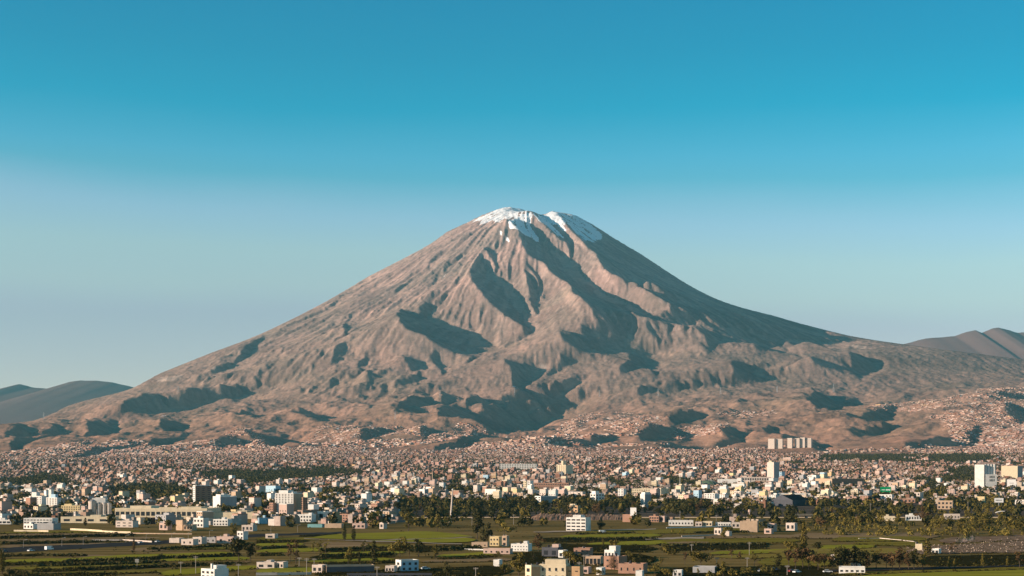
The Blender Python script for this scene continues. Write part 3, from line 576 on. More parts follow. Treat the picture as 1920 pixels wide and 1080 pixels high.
def building(label, p0, p1, p2, rt, rb, wall='white', roof='tan', floors=0, bays=0, theta=None, depthm=None, cat='building', name='building', nick=None, sidebays=0, wscale=(0.5, 0.5), top=None, parapet=0.7, gable=False, d=None, sidewall=None, sills=False):
    """lit face spans frame columns p0..p1, the shaded face p1..p2; roof line at row rt, foot at row rb"""
    th = TH0 if theta is None else math.radians(theta)
    d = depth_for_row(rb, p1)
    X, Y, Z = g_at(p1, d); k = d / F
    w = (p1 - p0) * k / math.cos(th); dep = depthm or max((p2 - p1) * k / max(math.sin(th), 0.08), 5.0); h = max((rb - rt) * k, 2.4)
    e = empty(name, (X, Y, Z), -th); tag(e, label, cat)
    OCC.append((X - w * 0.5 * math.cos(th) + dep * 0.5 * math.sin(th), Y + w * 0.5 * math.sin(th) + dep * 0.5 * math.cos(th), 0.5 * math.hypot(w, dep) * 0.9)); BOXES.append((p0, p2, rt, rb, nick or label, d))
    b = MB(); m = WM[wall]
    b.box(-w, 0, 0, dep, -1.5, h, bottom=False)
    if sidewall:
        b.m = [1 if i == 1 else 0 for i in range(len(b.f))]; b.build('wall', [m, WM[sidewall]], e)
    else: b.build('wall', m, e)
    if gable:
        g = MB(); gh = w * 0.22
        v = [(-w - .3, -.3, h), (.3, -.3, h), (.3, dep + .3, h), (-w - .3, dep + .3, h), (-w / 2, -.3, h + gh), (-w / 2, dep + .3, h + gh)]
        g.add(v, [(0, 4, 5, 3), (1, 2, 5, 4), (2, 3, 5), (0, 1, 2, 3)], 0).add([(-w - .3, -.3, h), (.3, -.3, h), (-w / 2, -.3, h + gh)], [(0, 1, 2)], 1); g.build('roof', [RM[roof], m], e)
    else:
        r = MB(); t = 0.25; r.box(-w + t, -t, t, dep - t, h, h + 0.12, 0)
        if parapet:
            for q in ((-w, 0, 0, t), (-w, 0, dep - t, dep), (-w, -w + t, t, dep - t), (-t, 0, t, dep - t)): r.box(*q, h + 0.002, h + parapet, 1)
        r.build('roof', [RM[roof], m], e)
    if floors and bays:
        fh = h / floors; bw = w / bays
        for a in range(floors):
            for c in range(bays):
                o = inst('window', WIN, e, (-w + (c + 0.5) * bw, 0, a * fh + fh * (0.5 - wscale[1] * 0.45)), (bw * wscale[0], 1.6, fh * wscale[1]))
                if sills: inst('sill', SILL, o, (0, 0, 0), (1, 1, 1))
        for a in range(floors):
            for c in range(sidebays):
                bd = dep / sidebays; inst('window', WIN, e, (0, (c + 0.5) * bd, a * fh + fh * (0.5 - wscale[1] * 0.45)), (bd * wscale[0], 1.6, fh * wscale[1]), math.pi / 2)
    if d < 1900 and not gable and h > 3:
        rs = random.Random(int(p0 * 13 + rb)); zt = h + 0.12
        if rs.random() < 0.6: inst('water_tank', TANK, e, (-w * rs.uniform(.2, .8), dep * rs.uniform(.5, .8), zt), (1, 1, rs.uniform(.9, 1.3)))
        for _ in range(rs.randrange(0, 4)): xx = -w * rs.uniform(.02, .98); MB().box(xx - .14, xx + .14, .3, .58, zt, zt + rs.uniform(.7, 1.5)).build('rebar_column', WM['grey'], e)
        if w > 9 and rs.random() < .5: x_ = -w * rs.uniform(.3, .8); MB().box(x_, x_ + w * .22, dep * .3, dep * .75, zt, zt + 2.1).build('stair_head', WM[wall], e)
    if top:
        for (x0, x1, y0, y1, hh, mt) in top: MB().box(-w * (1 - x0), -w * (1 - x1), dep * y0, dep * y1, h + 0.15, h + hh).build('rooftop_room', WM[mt], e)
    return e, w, dep, h
# ------------------------------------------------------------------ buildings one can pick out
B = building
# left third
B('long cream factory with a band of windows behind the farmland', 209, 388, 392, 955, 973, 'cream', 'tan', 1, 18, theta=8, depthm=45, nick='long cream factory', wscale=(0.72, 0.42), top=[(0.13, 0.36, 0.2, 0.7, 3.2, 'cream')], parapet=1.0)
B('plain cream factory annex right of the long window band', 391, 475, 477, 962, 973, 'cream', 'tan', 0, 0, theta=8, depthm=30, nick='cream factory annex')
B('cream warehouse with an open bay in front of the silos', 110, 204, 206, 970.5, 981, 'cream', 'dark', 1, 4, theta=8, depthm=24, nick='cream warehouse', wscale=(0.5, 0.4))
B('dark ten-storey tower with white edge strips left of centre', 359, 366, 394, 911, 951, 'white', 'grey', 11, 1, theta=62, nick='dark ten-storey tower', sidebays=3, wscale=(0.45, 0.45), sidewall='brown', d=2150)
B('blocky blue grey storehouse with its lit end wall coloured white', 395, 413, 440, 932, 961, 'white', 'grey', 0, 0, theta=50, nick='blue grey storehouse', sidewall='grey', top=[(0.2, 0.8, 0.1, 0.4, 3, 'white')], d=1800)  # white and grey walls put its lit and shaded faces into colour
B('yellow apartment block with rows of small windows', 112, 150, 153, 949, 965, 'yellow', 'tan', 4, 8, theta=14, depthm=12, nick='yellow apartment block', top=[(0.1, 0.5, 0.2, 0.8, 2.4, 'yellow')], d=1720)
B('white apartment block with a stepped top at far left', 54, 78, 84, 931, 952, 'white', 'tan', 6, 4, nick='stepped white block', top=[(0.0, 0.45, 0.1, 0.9, 5.5, 'white')], d=1950)
B('white apartment block with a slim stair tower', 82, 107, 112, 934, 953, 'white', 'tan', 5, 4, nick='white block with stair tower', top=[(0.15, 0.38, 0.2, 0.8, 11, 'white'), (0.4, 0.8, 0.1, 0.8, 5, 'blue')], d=1900)
B('low white workshop with ribbon windows beside the cream warehouse', 41, 98, 101, 973, 982, 'white', 'grey', 2, 9, theta=10, depthm=12, nick='low white workshop', wscale=(0.7, 0.4))
B('low white shed cut by the left edge', -14, 20, 23, 976, 983, 'white', 'dark', 1, 4, theta=10, depthm=10, nick='white shed at the left edge', wscale=(0.75, 0.5))
B('small white house in front of the low white workshop', 40, 62, 68, 984, 992, 'white', 'tan', 1, 3, nick='small white house')
B('dark roofed shed with grey walls beside a small white house', 66, 100, 108, 983, 993.5, 'grey', 'dark', 0, 0, theta=20, nick='dark roofed shed')
B('small pink house in front of the long factory', 296, 314, 318, 982, 994, 'pink', 'tan', 1, 2, nick='small pink house')
B('tall tan blank house left of a round tree', 328, 342, 346, 977, 994.5, 'tan', 'tan', 0, 0, nick='tan blank house')
B('low tan house beside the tan blank house', 343, 361, 364, 985, 995, 'tan', 'tan', 1, 3, theta=14, depthm=8)
B('white two-storey house with four dark windows under the factory annex', 360, 381, 389, 973, 989, 'white', 'white', 2, 3, nick='white four-window house')
B('long white two-storey house with open ground floor', 398, 427, 430, 975, 986, 'white', 'white', 2, 5, theta=16, depthm=9, nick='open-fronted white house')
B('cream bungalow with a shaded porch beside brown trees', 214, 249, 252, 978, 989, 'sillar', 'tan', 2, 3, theta=18, depthm=9, wscale=(0.5, 0.3))
for i, (a, b, t, r, wl, lb) in enumerate([(316, 336, 1011, 1018, 'sillar', 'leftmost low stone house of the row beyond the road'), (338, 362, 1013, 1022, 'sillar', 'low stone house with an uneven roof line beyond the road'), (360, 378, 1009, 1020, 'sillar', 'taller stone house in the row beyond the road'), (384, 404, 1009.5, 1018, 'grey', 'grey roofed stone house in the row beyond the road'), (404, 438, 1008, 1019, 'pink', 'long pink walled house closing the row beyond the road')]):
    B(lb, a, b, b + 4, t, r, wl, 'tan', 1, 2 if i else 0, theta=18, depthm=7, wscale=(0.25, 0.4))
B('white roadside house beside the big dark tree', 443, 456, 461, 998, 1012, 'white', 'tan', 2, 2, nick='white roadside house')
B('white gabled house at the bottom edge among green fields', 372, 402, 424, 1070, 1086, 'white', 'metal', 2, 3, nick='white house at the bottom edge', theta=40, top=[(0.72, 0.8, 0.0, 0.12, 3, 'white'), (0.5, 0.95, 0.3, 0.9, 2.2, 'white')], sills=True)
# middle
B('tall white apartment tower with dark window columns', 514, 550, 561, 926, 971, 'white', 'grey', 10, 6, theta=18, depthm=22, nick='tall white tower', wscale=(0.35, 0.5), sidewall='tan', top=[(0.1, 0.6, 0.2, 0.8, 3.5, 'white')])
B('narrow brown balcony tower beside the tall white tower', 563, 568, 576, 934, 971, 'brown', 'grey', 9, 1, theta=55, nick='narrow brown tower', sidebays=2, sidewall='brown')
B('brown slab standing left of the tall white tower', 504, 512, 514, 944, 971, 'brick', 'grey', 6, 2, nick='brown slab')
B('blank white block right of the narrow brown tower', 577, 588, 596, 947, 967, 'white', 'white', 0, 0, theta=22, nick='blank white block')
B('white house with a windowless front below the blank white block', 594, 609, 617, 960, 975, 'white', 'grey', 1, 1, nick='windowless white house', d=1580)
B('white two-storey house with a row of dark openings below the tall tower', 556, 584, 590, 966, 979, 'white', 'grey', 2, 5, theta=18, nick='white house under the tower', d=1500)
B('green tarpaulin shed at the field edge', 576, 604, 608, 983, 989, 'teal', 'green', 0, 0, theta=8, depthm=10, cat='shed', name='shed', nick='green tarpaulin shed', parapet=0)
B('beige low store beside the green tarpaulin shed', 608, 640, 643, 983.5, 990, 'tan', 'tan', 0, 0, theta=10, depthm=8)
B('unfinished brick house with open floors', 636, 652, 657, 965, 979, 'brick', 'tan', 3, 3, nick='unfinished brick house')
B('brick block behind the unfinished brick house', 664, 676, 680, 958, 972, 'brick', 'tan', 3, 3, d=1640)
B('low pink farmhouse in the stubble beyond the green field', 660, 684, 688, 983, 991, 'pink', 'tan', 1, 3, theta=12, depthm=8, nick='pink farmhouse')
B('small gabled pale house right of the pink farmhouse', 711, 719, 724, 981, 991.5, 'sillar', 'red', 1, 1, gable=True)
B('white hangar with a shaded gable in the middle of the city', 785, 796, 817, 918, 933, 'white', 'metal', 0, 0, theta=52, nick='white hangar', sidewall='grey')  # shade on the hangar's gable given as grey wall colour
B('yellow two-storey farmhouse with four windows', 918, 935, 939, 1008, 1024, 'yellow', 'tan', 2, 3, theta=16, depthm=8, nick='yellow farmhouse', wscale=(0.4, 0.4), sills=True)
B('tan stair block attached to the yellow farmhouse', 941, 950, 953, 1006.5, 1025, 'tan', 'tan', 2, 1, theta=16, depthm=6)
B('low tan outbuilding left of the yellow farmhouse', 884, 914, 916, 1020, 1026, 'tan', 'tan', 1, 3, theta=10, depthm=6, wscale=(0.2, 0.3))
B('light blue two-storey house with a white end wall', 740, 752, 784, 1053, 1072, 'white', 'grey', 2, 1, theta=62, nick='light blue house', sidebays=3, sidewall='blue', wscale=(0.4, 0.5), sills=True)
B('low white annex left of the light blue house', 722, 739, 742, 1066, 1073, 'sillar', 'tan', 1, 3, theta=14, depthm=5)
B('long dark roofed barn at the bottom edge', 606, 612, 700, 1063, 1074, 'tan', 'dark', 0, 0, theta=75, nick='long dark barn', cat='barn', name='barn', sidewall='dark')
B('tan shed with a red tank left of the long dark barn', 584, 604, 610, 1062, 1074, 'sillar', 'tan', 1, 2, theta=20, nick='tan shed')
B('ruined tan farmhouse with broken walls at a field edge', 480, 514, 518, 1058, 1066, 'sillar', 'dark', 1, 2, theta=12, depthm=8, nick='ruined farmhouse', top=[(0.5, 0.75, 0.2, 0.8, 1.6, 'sillar')])
B('small tan ruin beside the ruined farmhouse', 518, 531, 535, 1056, 1066, 'sillar', 'dark', 1, 2, theta=20)
B('white low terrace in front of the yellow farmhouse', 906, 956, 960, 1031, 1039, 'pink', 'tan', 1, 5, theta=14, depthm=7, wscale=(0.3, 0.4))
B('tiny white signboard house near the wire fence', 925, 936, 939, 1052, 1062, 'white', 'grey', 0, 0, theta=18)
# right of middle
B('long pale building with dark glass between white fins in the far city', 937, 1006, 1008, 870, 883, 'white', 'white', 3, 22, theta=6, depthm=25, nick='long finned building', wscale=(0.35, 0.8), top=[(0.55, 0.58, 0.0, 0.3, 3, 'white')], d=4800)
B('pale cream tower block with ribbed front in the far city', 1044, 1061, 1075, 872, 893, 'cream', 'tan', 1, 5, theta=38, nick='pale cream tower', wscale=(0.25, 0.9), top=[(0.35, 0.55, 0.2, 0.6, 12, 'cream')], d=4350)
B('long brown brick school with two window rows', 997, 1066, 1068, 906, 921, 'brick', 'tan', 3, 16, theta=10, depthm=18, nick='long brown brick school', wscale=(0.6, 0.3), d=2900)
B('cream slab left of the long brown school', 981, 987, 990, 903, 922, 'cream', 'tan', 5, 2, d=2850)
B('white slab in front of the long brown school', 989, 994, 1000, 902, 926, 'white', 'tan', 6, 1, d=2700)
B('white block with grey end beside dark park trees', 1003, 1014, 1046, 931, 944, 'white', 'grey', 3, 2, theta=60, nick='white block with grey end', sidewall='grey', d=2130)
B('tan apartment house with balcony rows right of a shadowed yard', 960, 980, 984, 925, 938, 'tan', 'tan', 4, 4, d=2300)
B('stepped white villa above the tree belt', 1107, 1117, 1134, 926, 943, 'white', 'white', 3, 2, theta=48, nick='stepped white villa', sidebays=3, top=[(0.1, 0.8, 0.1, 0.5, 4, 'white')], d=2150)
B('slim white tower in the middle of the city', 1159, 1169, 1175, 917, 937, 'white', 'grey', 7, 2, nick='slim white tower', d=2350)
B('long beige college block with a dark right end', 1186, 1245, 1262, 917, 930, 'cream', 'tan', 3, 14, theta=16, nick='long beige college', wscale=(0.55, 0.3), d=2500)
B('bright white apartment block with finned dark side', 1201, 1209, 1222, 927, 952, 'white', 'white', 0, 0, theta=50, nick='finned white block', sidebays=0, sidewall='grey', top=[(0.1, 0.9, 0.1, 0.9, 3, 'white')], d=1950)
B('white block with flat roof right of the beige college', 1322, 1340, 1351, 926, 942, 'white', 'tan', 4, 4, nick='flat white block', d=2250)
B('orange villa among dark trees', 1064, 1083, 1089, 949, 961, 'orange', 'red', 2, 3, nick='orange villa', gable=False, d=1780, top=[(0.2, 0.7, 0.2, 0.8, 2.5, 'cream')])
B('white four-storey office with ribbon windows at the field edge', 1062, 1098, 1109, 972, 996.5, 'white', 'grey', 4, 4, theta=22, nick='white four-storey office', wscale=(0.75, 0.42), top=[(0.3, 0.7, 0.2, 0.8, 2.6, 'white')], sills=True)
B('red brick shed left of the white billboard', 1168, 1185, 1188, 966, 979, 'brick', 'tan', 0, 0, nick='red brick shed', d=1500)
B('pink roadside block right of the white billboard', 1236, 1246, 1249, 969, 979, 'pink', 'tan', 1, 1, d=1480)
B('open brick frame house left of the pink roadside block', 1218, 1235, 1238, 969, 979, 'brick', 'tan', 2, 4, wscale=(0.7, 0.6), d=1490)
B('long low white depot along the road', 1254, 1300, 1302, 977, 986, 'white', 'tan', 1, 8, theta=6, depthm=8, nick='low white depot', wscale=(0.4, 0.35))
B('low cream workshop right of the white depot', 1318, 1335, 1340, 979, 987, 'cream', 'tan', 1, 3, theta=14)
B('broad tan hall with rounded corners by the riverside fields', 1388, 1420, 1424, 979, 998, 'tan', 'tan', 0, 0, theta=12, depthm=20, nick='broad tan hall')
B('tan lean-to left of the broad tan hall', 1372, 1387, 1389, 981, 990, 'sillar', 'tan', 1, 2, theta=10, depthm=8)
B('small ruined stone house in the riverside field', 1340, 1352, 1355, 992, 1003, 'sillar', 'dark', 1, 2)
B('pink stone cottage left of the white riverside cottage', 1440, 1452, 1456, 983, 997, 'pink', 'tan', 1, 2)
B('white riverside cottage with a pale pink front', 1475, 1490, 1497, 982, 995, 'sillar', 'white', 1, 2, nick='white riverside cottage')
# bottom cluster
B('orange rendered house with a blank wall at the bottom edge', 985, 996, 1021, 1063, 1090, 'cream', 'tan', 2, 1, theta=60, nick='orange rendered house', sidewall='orange')
B('cream flat-roofed house with dark upper windows at the bottom edge', 1012, 1061, 1063, 1061, 1090, 'cream', 'grey', 2, 4, theta=12, depthm=9, nick='cream house at the bottom edge', wscale=(0.3, 0.4), top=[(0.2, 0.98, 0.05, 0.7, 2.7, 'cream')], sills=True, d=690)
B('tan house with slit windows right of the cream house', 1062, 1087, 1090, 1065, 1090, 'orange', 'tan', 2, 2, theta=12, depthm=10, wscale=(0.4, 0.15), d=695)
B('brick house with a raw upper storey behind the bottom cluster', 1076, 1106, 1110, 1030, 1043, 'brick', 'tan', 2, 3, theta=16, depthm=8, nick='raw brick house', wscale=(0.3, 0.35))
B('white modern house with an overhanging roof', 1134, 1152, 1164, 1034, 1047, 'white', 'white', 1, 3, theta=34, nick='white modern house', top=[(0.45, 1.1, 0.05, 0.9, 3.0, 'white')])
B('tall brick house behind the tiered conifer', 1133, 1160, 1178, 1046, 1068, 'brick', 'tan', 2, 2, theta=30, nick='tall brick house', wscale=(0.25, 0.3))
B('long brick wing in front of the tall brick house', 1160, 1206, 1214, 1060, 1076, 'brick', 'tan', 1, 4, theta=18, depthm=9, nick='long brick wing', wscale=(0.2, 0.35))
B('white long house at the left of the bottom cluster', 958, 990, 996, 1022, 1034, 'white', 'tan', 2, 6, theta=16, depthm=9, nick='white long house', wscale=(0.3, 0.3))
B('dark gabled house with a pink chimney wall', 1016, 1046, 1056, 1029, 1045, 'dark', 'dark', 1, 2, theta=20, nick='dark gabled house', top=[(0.55, 0.95, 0.3, 0.8, 2.4, 'pink')])
B('small white cube house beside the dark gabled house', 1047, 1056, 1060, 1034, 1047, 'white', 'tan', 1, 1, nick='white cube house')
B('tan roofed open shelter between the brick houses', 1098, 1126, 1130, 1046, 1060, 'tan', 'red', 1, 4, theta=14, depthm=8, wscale=(0.7, 0.7))
B('low white bungalow under the row of roadside trees', 1575, 1622, 1626, 1066, 1076, 'white', 'grey', 1, 5, theta=12, depthm=7, nick='low white bungalow', wscale=(0.5, 0.35))
B('glass fronted chapel with a steep dark roof among the trees', 1597, 1609, 1618, 1057, 1066, 'white', 'dark', 1, 3, gable=True, nick='steep roofed chapel')
B('small cream hut with a flat roof on the river flat', 1717, 1729, 1732, 1022, 1033, 'cream', 'tan', 0, 0, theta=16, cat='hut', name='hut', nick='cream hut')
B('white lean-to shelter right of a dense poplar', 1748, 1760, 1764, 1032, 1039, 'white', 'white', 1, 2, wscale=(0.7, 0.7), cat='shelter', name='shelter')
B('blue grey workshop roof among bottom trees', 1300, 1340, 1346, 1066, 1076, 'grey', 'metal', 0, 0, theta=14, depthm=10)
B('low dark house with a white car in front', 1262, 1278, 1282, 1073, 1082, 'white', 'metal', 1, 2, theta=14)
B('dark brick shed beside the pink roadside block', 1250, 1261, 1264, 971, 979, 'brown', 'tan', 1, 3, d=1475)
B('tiny stone hut right of the small ruined stone house', 1360, 1367, 1370, 998, 1006, 'sillar', 'tan', 0, 0, cat='hut', name='hut')
B('small pink shed below the pink stone cottage', 1434, 1446, 1450, 993, 1001, 'pink', 'tan', 1, 1)
B('white garage at the bottom edge right of the brick wing', 1192, 1204, 1208, 1073, 1084, 'white', 'tan', 0, 0, theta=14, cat='garage', name='garage')
B('pink lean-to beside the tall pole between the brick houses', 1092, 1103, 1106, 1066, 1076, 'pink', 'tan', 1, 1, theta=20)
B('white shed with a dark doorway left of the tiered conifer', 1118, 1128, 1132, 1067, 1078, 'white', 'grey', 1, 1, theta=24, cat='shed', name='shed')
B('low sillar store along the riverside road', 1304, 1316, 1318, 980, 987, 'sillar', 'tan', 1, 2, theta=10, depthm=7)
B('low white row of stalls right of the cream workshop', 1342, 1370, 1373, 981, 987, 'white', 'tan', 1, 6, theta=8, depthm=6, wscale=(0.5, 0.4))
B('tan walled yard house at the left road junction', 452, 474, 478, 986, 996, 'sillar', 'dark', 1, 3, theta=16, depthm=8)
B('blue tarpaulin roofed stall left of the tall white tower', 482, 500, 504, 971, 982, 'blue', 'metal', 0, 0, theta=20, cat='stall', name='stall', parapet=0)
B('grey stone hut by the junction of field and road', 497, 515, 519, 1003, 1010, 'sillar', 'dark', 1, 1, theta=14, cat='hut', name='hut')
B('white walled stable on the river flat', 1558, 1570, 1574, 1043, 1051, 'sillar', 'tan', 1, 2, theta=16, cat='stable', name='stable')
B('low pale bunker wall house in the riverside trees', 1772, 1800, 1804, 965, 974, 'sillar', 'white', 1, 5, theta=10, depthm=6, wscale=(0.4, 0.3), d=1560)
# right third
B('tall white tower with a shaded side in the right city', 1440, 1451, 1463, 867, 907, 'sillar', 'grey', 0, 0, theta=45, nick='tall cream tower', sidewall='grey', top=[(0.1, 0.5, 0.2, 0.7, 4, 'cream')], d=3400)  # grey side wall: the tower's shaded face put into its colour
B('wide white base block under the tall cream tower', 1436, 1452, 1464, 897, 908, 'white', 'grey', 2, 4, d=3350)
B('pale blue office beside the tall cream tower', 1456, 1466, 1474, 885, 902, 'blue', 'white', 5, 3, nick='pale blue office', d=3250)
B('white house with three window rows near the pale blue office', 1516, 1532, 1538, 892, 903, 'white', 'tan', 3, 4, d=3250)
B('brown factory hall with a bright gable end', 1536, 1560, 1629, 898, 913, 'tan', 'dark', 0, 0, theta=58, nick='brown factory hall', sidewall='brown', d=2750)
B('dark roofed workshop with a lit sheet front', 1451, 1486, 1526, 938, 949, 'dark', 'dark', 0, 0, theta=40, nick='dark roofed workshop', gable=True, d=2050)
B('long white market hall behind the dark roofed workshop', 1456, 1520, 1524, 926, 934, 'white', 'white', 0, 0, theta=8, depthm=25, nick='white market hall', d=2350)
B('white stepped office near the green billboard', 1650, 1672, 1678, 928, 937, 'white', 'grey', 2, 4, nick='white stepped office', d=2200)
B('pale pink block with faded lettering', 1715, 1725, 1737, 924, 936, 'sillar', 'tan', 2, 2, theta=30, nick='pale pink block', d=2200)
B('orange doored brick house by the riverside road', 1690, 1716, 1726, 936, 943, 'brick', 'tan', 1, 4, theta=18, nick='brick riverside house', d=2060)
B('small red and white stall with a lamp on top', 1751, 1756, 1759, 926, 936, 'pink', 'red', 2, 1, d=2180)
B('white bus shelter shaped block in the riverside trees', 1700, 1728, 1732, 967, 976, 'white', 'white', 1, 6, theta=10, depthm=6, wscale=(0.5, 0.45), d=1560)
B('cream wall house left of the white riverside shelter', 1655, 1678, 1682, 969, 977, 'cream', 'tan', 1, 4, theta=12, depthm=6, wscale=(0.25, 0.3), d=1570)
B('terraced tan house climbing the bank below the silos', 1760, 1786, 1794, 940, 955, 'tan', 'tan', 2, 4, theta=20, nick='terraced tan house', d=1900)
B('yellow green walled house beside the terraced tan house', 1832, 1846, 1850, 932, 944, 'yellow', 'grey', 0, 0, d=1980)
for i, p in enumerate((1441, 1456, 1477, 1491, 1501, 1513)):
    B(['first', 'second', 'third', 'fourth', 'fifth', 'sixth'][i] + ' from the left of the white towers below the brown hill', p, p + (11 if i < 2 else 8), p + (14 if i < 2 else 11), 829 + (i % 2), 848, 'sillar', 'white', 0, 0, theta=26, nick='white hill towers', d=6500)
# white silo complex on the right
def silo(x, y, r, h, parent, m, n=18): MB().cyl(x, y, r, r, 0, h, n).cyl(x, y, r * 1.02, r * 0.2, h, h + r * 0.35, n).build('silo', m, parent, False)
dS = depth_for_row(919, 1850); X, Y, Z = g_at(1831, dS); kS = dS / F
e = empty('grain_mill', (X, Y, Z), 0); tag(e, 'white grain mill with tall cylinders and a slab tower', 'grain mill'); OCC.append((X + 26, Y + 15, 34)); BOXES.append((1831, 1880, 871, 919, 'white grain mill', dS))
hS = (919 - 871) * kS
mb = MB(); mb.add([(0, 12, 0), (14.5, 0, 0), (17, 6, 0), (3, 20, 0), (0, 12, hS), (14.5, 0, hS), (17, 6, hS), (3, 20, hS)], [(0, 1, 5, 4), (1, 2, 6, 5), (2, 3, 7, 6), (3, 0, 4, 7), (4, 5, 6, 7)]); mb.build('slab_tower', WM['white'], e)
for k in range(4): silo(19.5 + k * 5.6, 8, 2.7, hS, e, WM['white'])
bl = MB().box(17.5, 39, 0.5, 9, 0, hS * 0.62).build('mill_block', WM['white'], e)
for a in range(2):
    for c in range(4): inst('window', WIN, bl, (26 + c * 2.6, 0.5, hS * (0.47 - 0.13 * a)), (1.5, 2, 4.4))
MB().box(8, 44, 9, 12, hS + 1.5, hS + 4.0).bar((3, 10, hS), (12, 10, hS + 6), 0.4).bar((20, 10, hS), (12, 10, hS + 6), 0.4).build('conveyor', WM['pink'], e)
B('cream box building with an orange panel beside the grain mill', 1882, 1908, 1930, 874, 900, 'cream', 'red', 0, 0, theta=30, nick='cream mill box', sidewall='grey', d=2560)
B('low white store with a small window row right of the grain mill', 1904, 1932, 1935, 905, 917, 'white', 'tan', 1, 8, theta=10, depthm=10, d=2400)
# steel silos on the left
dS = depth_for_row(970, 185); kS = dS / F
for i, (a, b, t) in enumerate(((166, 181, 947), (182, 191, 951), (192, 200, 951), (201, 209, 951))):
    X, Y, Z = g_at((a + b) / 2, dS); r = (b - a) / 2 * kS; h = (970 - t) * kS + 4
    e = empty('grain_silo', (X, Y, Z)); tag(e, ['widest of four steel grain silos', 'second of four steel grain silos, next to the widest', 'third of four steel grain silos from the left', 'steel grain silo nearest the long factory'][i], 'silo', 'steel grain silos'); OCC.append((X, Y, r))
    MB().cyl(0, 0, r, r, 0, h, 22).build('barrel', WM['sillar'], e, False); MB().cyl(0, 0, r * 1.04, r * 0.15, h, h + r * 0.45, 22).build('cone_roof', RM['metal'], e)
    MB().box(-0.4, 0.4, -r - 0.5, -r + 0.1, 0, h).build('ladder', M_FRAME, e)
BOXES.append((166, 209, 947, 970, 'steel grain silos', dS))
X, Y, Z = g_at(184, dS + 10); e = empty('silo_gantry', (X, Y, Z)); tag(e, 'pale gantry house above the steel grain silos', 'gantry')
MB().box(-6, 8, -2, 2, 15, 20).build('gantry_room', WM['white'], e); MB().bar((-5, 0, 0), (-5, 0, 15), 0.4).bar((7, 0, 0), (7, 0, 15), 0.4).bar((-5, 0, 2), (7, 0, 14), 0.3).build('gantry_legs', M_STEEL, e)
# green dome
dS = depth_for_row(914, 1328); kS = dS / F; X, Y, Z = g_at(1328, dS); e = empty('dome', (X, Y, Z)); tag(e, 'shallow green dome roof of a sports hall', 'dome'); R = 22 * kS; H = 14 * kS; OCC.append((X, Y, R)); BOXES.append((1306, 1350, 900, 914, 'green dome', dS))
mb = MB(); prev = [(R * math.cos(2*math.pi*k/32), R * math.sin(2*math.pi*k/32), 2.0) for k in range(32)]
for j in range(1, 8):
    a = j / 7 * math.pi / 2 * 0.97; cur = [(R * math.cos(a) * math.cos(2*math.pi*k/32), R * math.cos(a) * math.sin(2*math.pi*k/32), 2 + (H - 2) * math.sin(a)) for k in range(32)]
    mb.add(prev + cur, [(k, (k+1) % 32, 32 + (k+1) % 32, 32 + k) for k in range(32)]); prev = cur
mb.build('shell', RM['green'], e, True); MB().cyl(0, 0, R * 1.03, R * 1.03, 0, 2.2, 32).build('ring_wall', WM['sillar'], e)
for i in range(16):
    a = 2 * math.pi * i / 16; rb = MB()
    pts = [(R * 1.005 * math.cos(t) * math.cos(a), R * 1.005 * math.cos(t) * math.sin(a), 2.1 + (H - 2) * math.sin(t)) for t in np.linspace(0, 1.5, 8)]
    for q in range(7): rb.bar(pts[q], pts[q+1], 0.22)
    rb.build('rib', RM['metal'], e)
B('long white sports hall right of the green dome', 1346, 1383, 1388, 899, 909, 'white', 'white', 0, 0, theta=10, depthm=40, nick='white sports hall', d=2900)
B('long pale stand with arches right of the white sports hall', 1384, 1446, 1448, 895, 909, 'sillar', 'white', 2, 14, theta=8, depthm=20, nick='pale stand', d=2950, wscale=(0.6, 0.5))
# tall monument pillar, masts, billboards
def pole_thing(name, label, cat, p, rt, rb, r0, r1, m, d=None, arms=None, lean=0.0, group=None):
    d = depth_for_row(rb, p); X, Y, Z = g_at(p, d); h = (rb - rt) * d / F; e = empty(name, (X, Y, Z)); tag(e, label, cat, group)
    MB().bar((0, 0, -0.5), (lean * h, 0, h), r0, 0, 8, r1).build('pole', m, e)
    if arms: arms(e, h)
    return e, h
def base_ring(e, h): MB().cyl(0, 0, 3.2, 2.6, 0, 1.4, 12).build('plinth', WM['sillar'], e); MB().cyl(2.2, 0, 1.0, 0.7, h * 0.985, h + 0.8, 8).build('cap', WM['white'], e)
pole_thing('monument_pillar', 'tall pale tapering pillar rising from the trees', 'pillar', 844.5, 918, 979, 0.95, 0.6, WM['sillar'], None, base_ring, 0.07)
BOXES.append((841, 851, 918, 979, 'tall pale pillar', 1480))
def mast_arms(e, h):
    for k in range(3): MB().bar((-0.9, 0, h * (0.86 + 0.05 * k)), (0.9, 0, h * (0.86 + 0.05 * k)), 0.12).build('antenna', M_FRAME, e)
pole_thing('antenna_mast', 'thin white antenna mast left of the green dome', 'mast', 1275, 888, 917, 0.55, 0.3, WM['white'], 2600, mast_arms)
pole_thing('antenna_mast', 'red and white lattice mast in front of the brown factory hall', 'mast', 1592, 876, 912, 0.5, 0.25, WM['pink'], 2650, mast_arms)
pole_thing('antenna_mast', 'slim mast on the slope right of the white hill towers', 'mast', 1366, 832, 842, 1.6, 0.8, WM['white'], 6800, mast_arms)
pole_thing('antenna_mast', 'thin tall mast in the far city left of the pale cream tower', 'mast', 775, 886, 905, 0.9, 0.5, WM['white'], 3700, mast_arms)
pole_thing('antenna_mast', 'pale church tower like mast among far city roofs', 'mast', 811, 884, 904, 1.4, 0.9, WM['tan'], 3700, mast_arms)
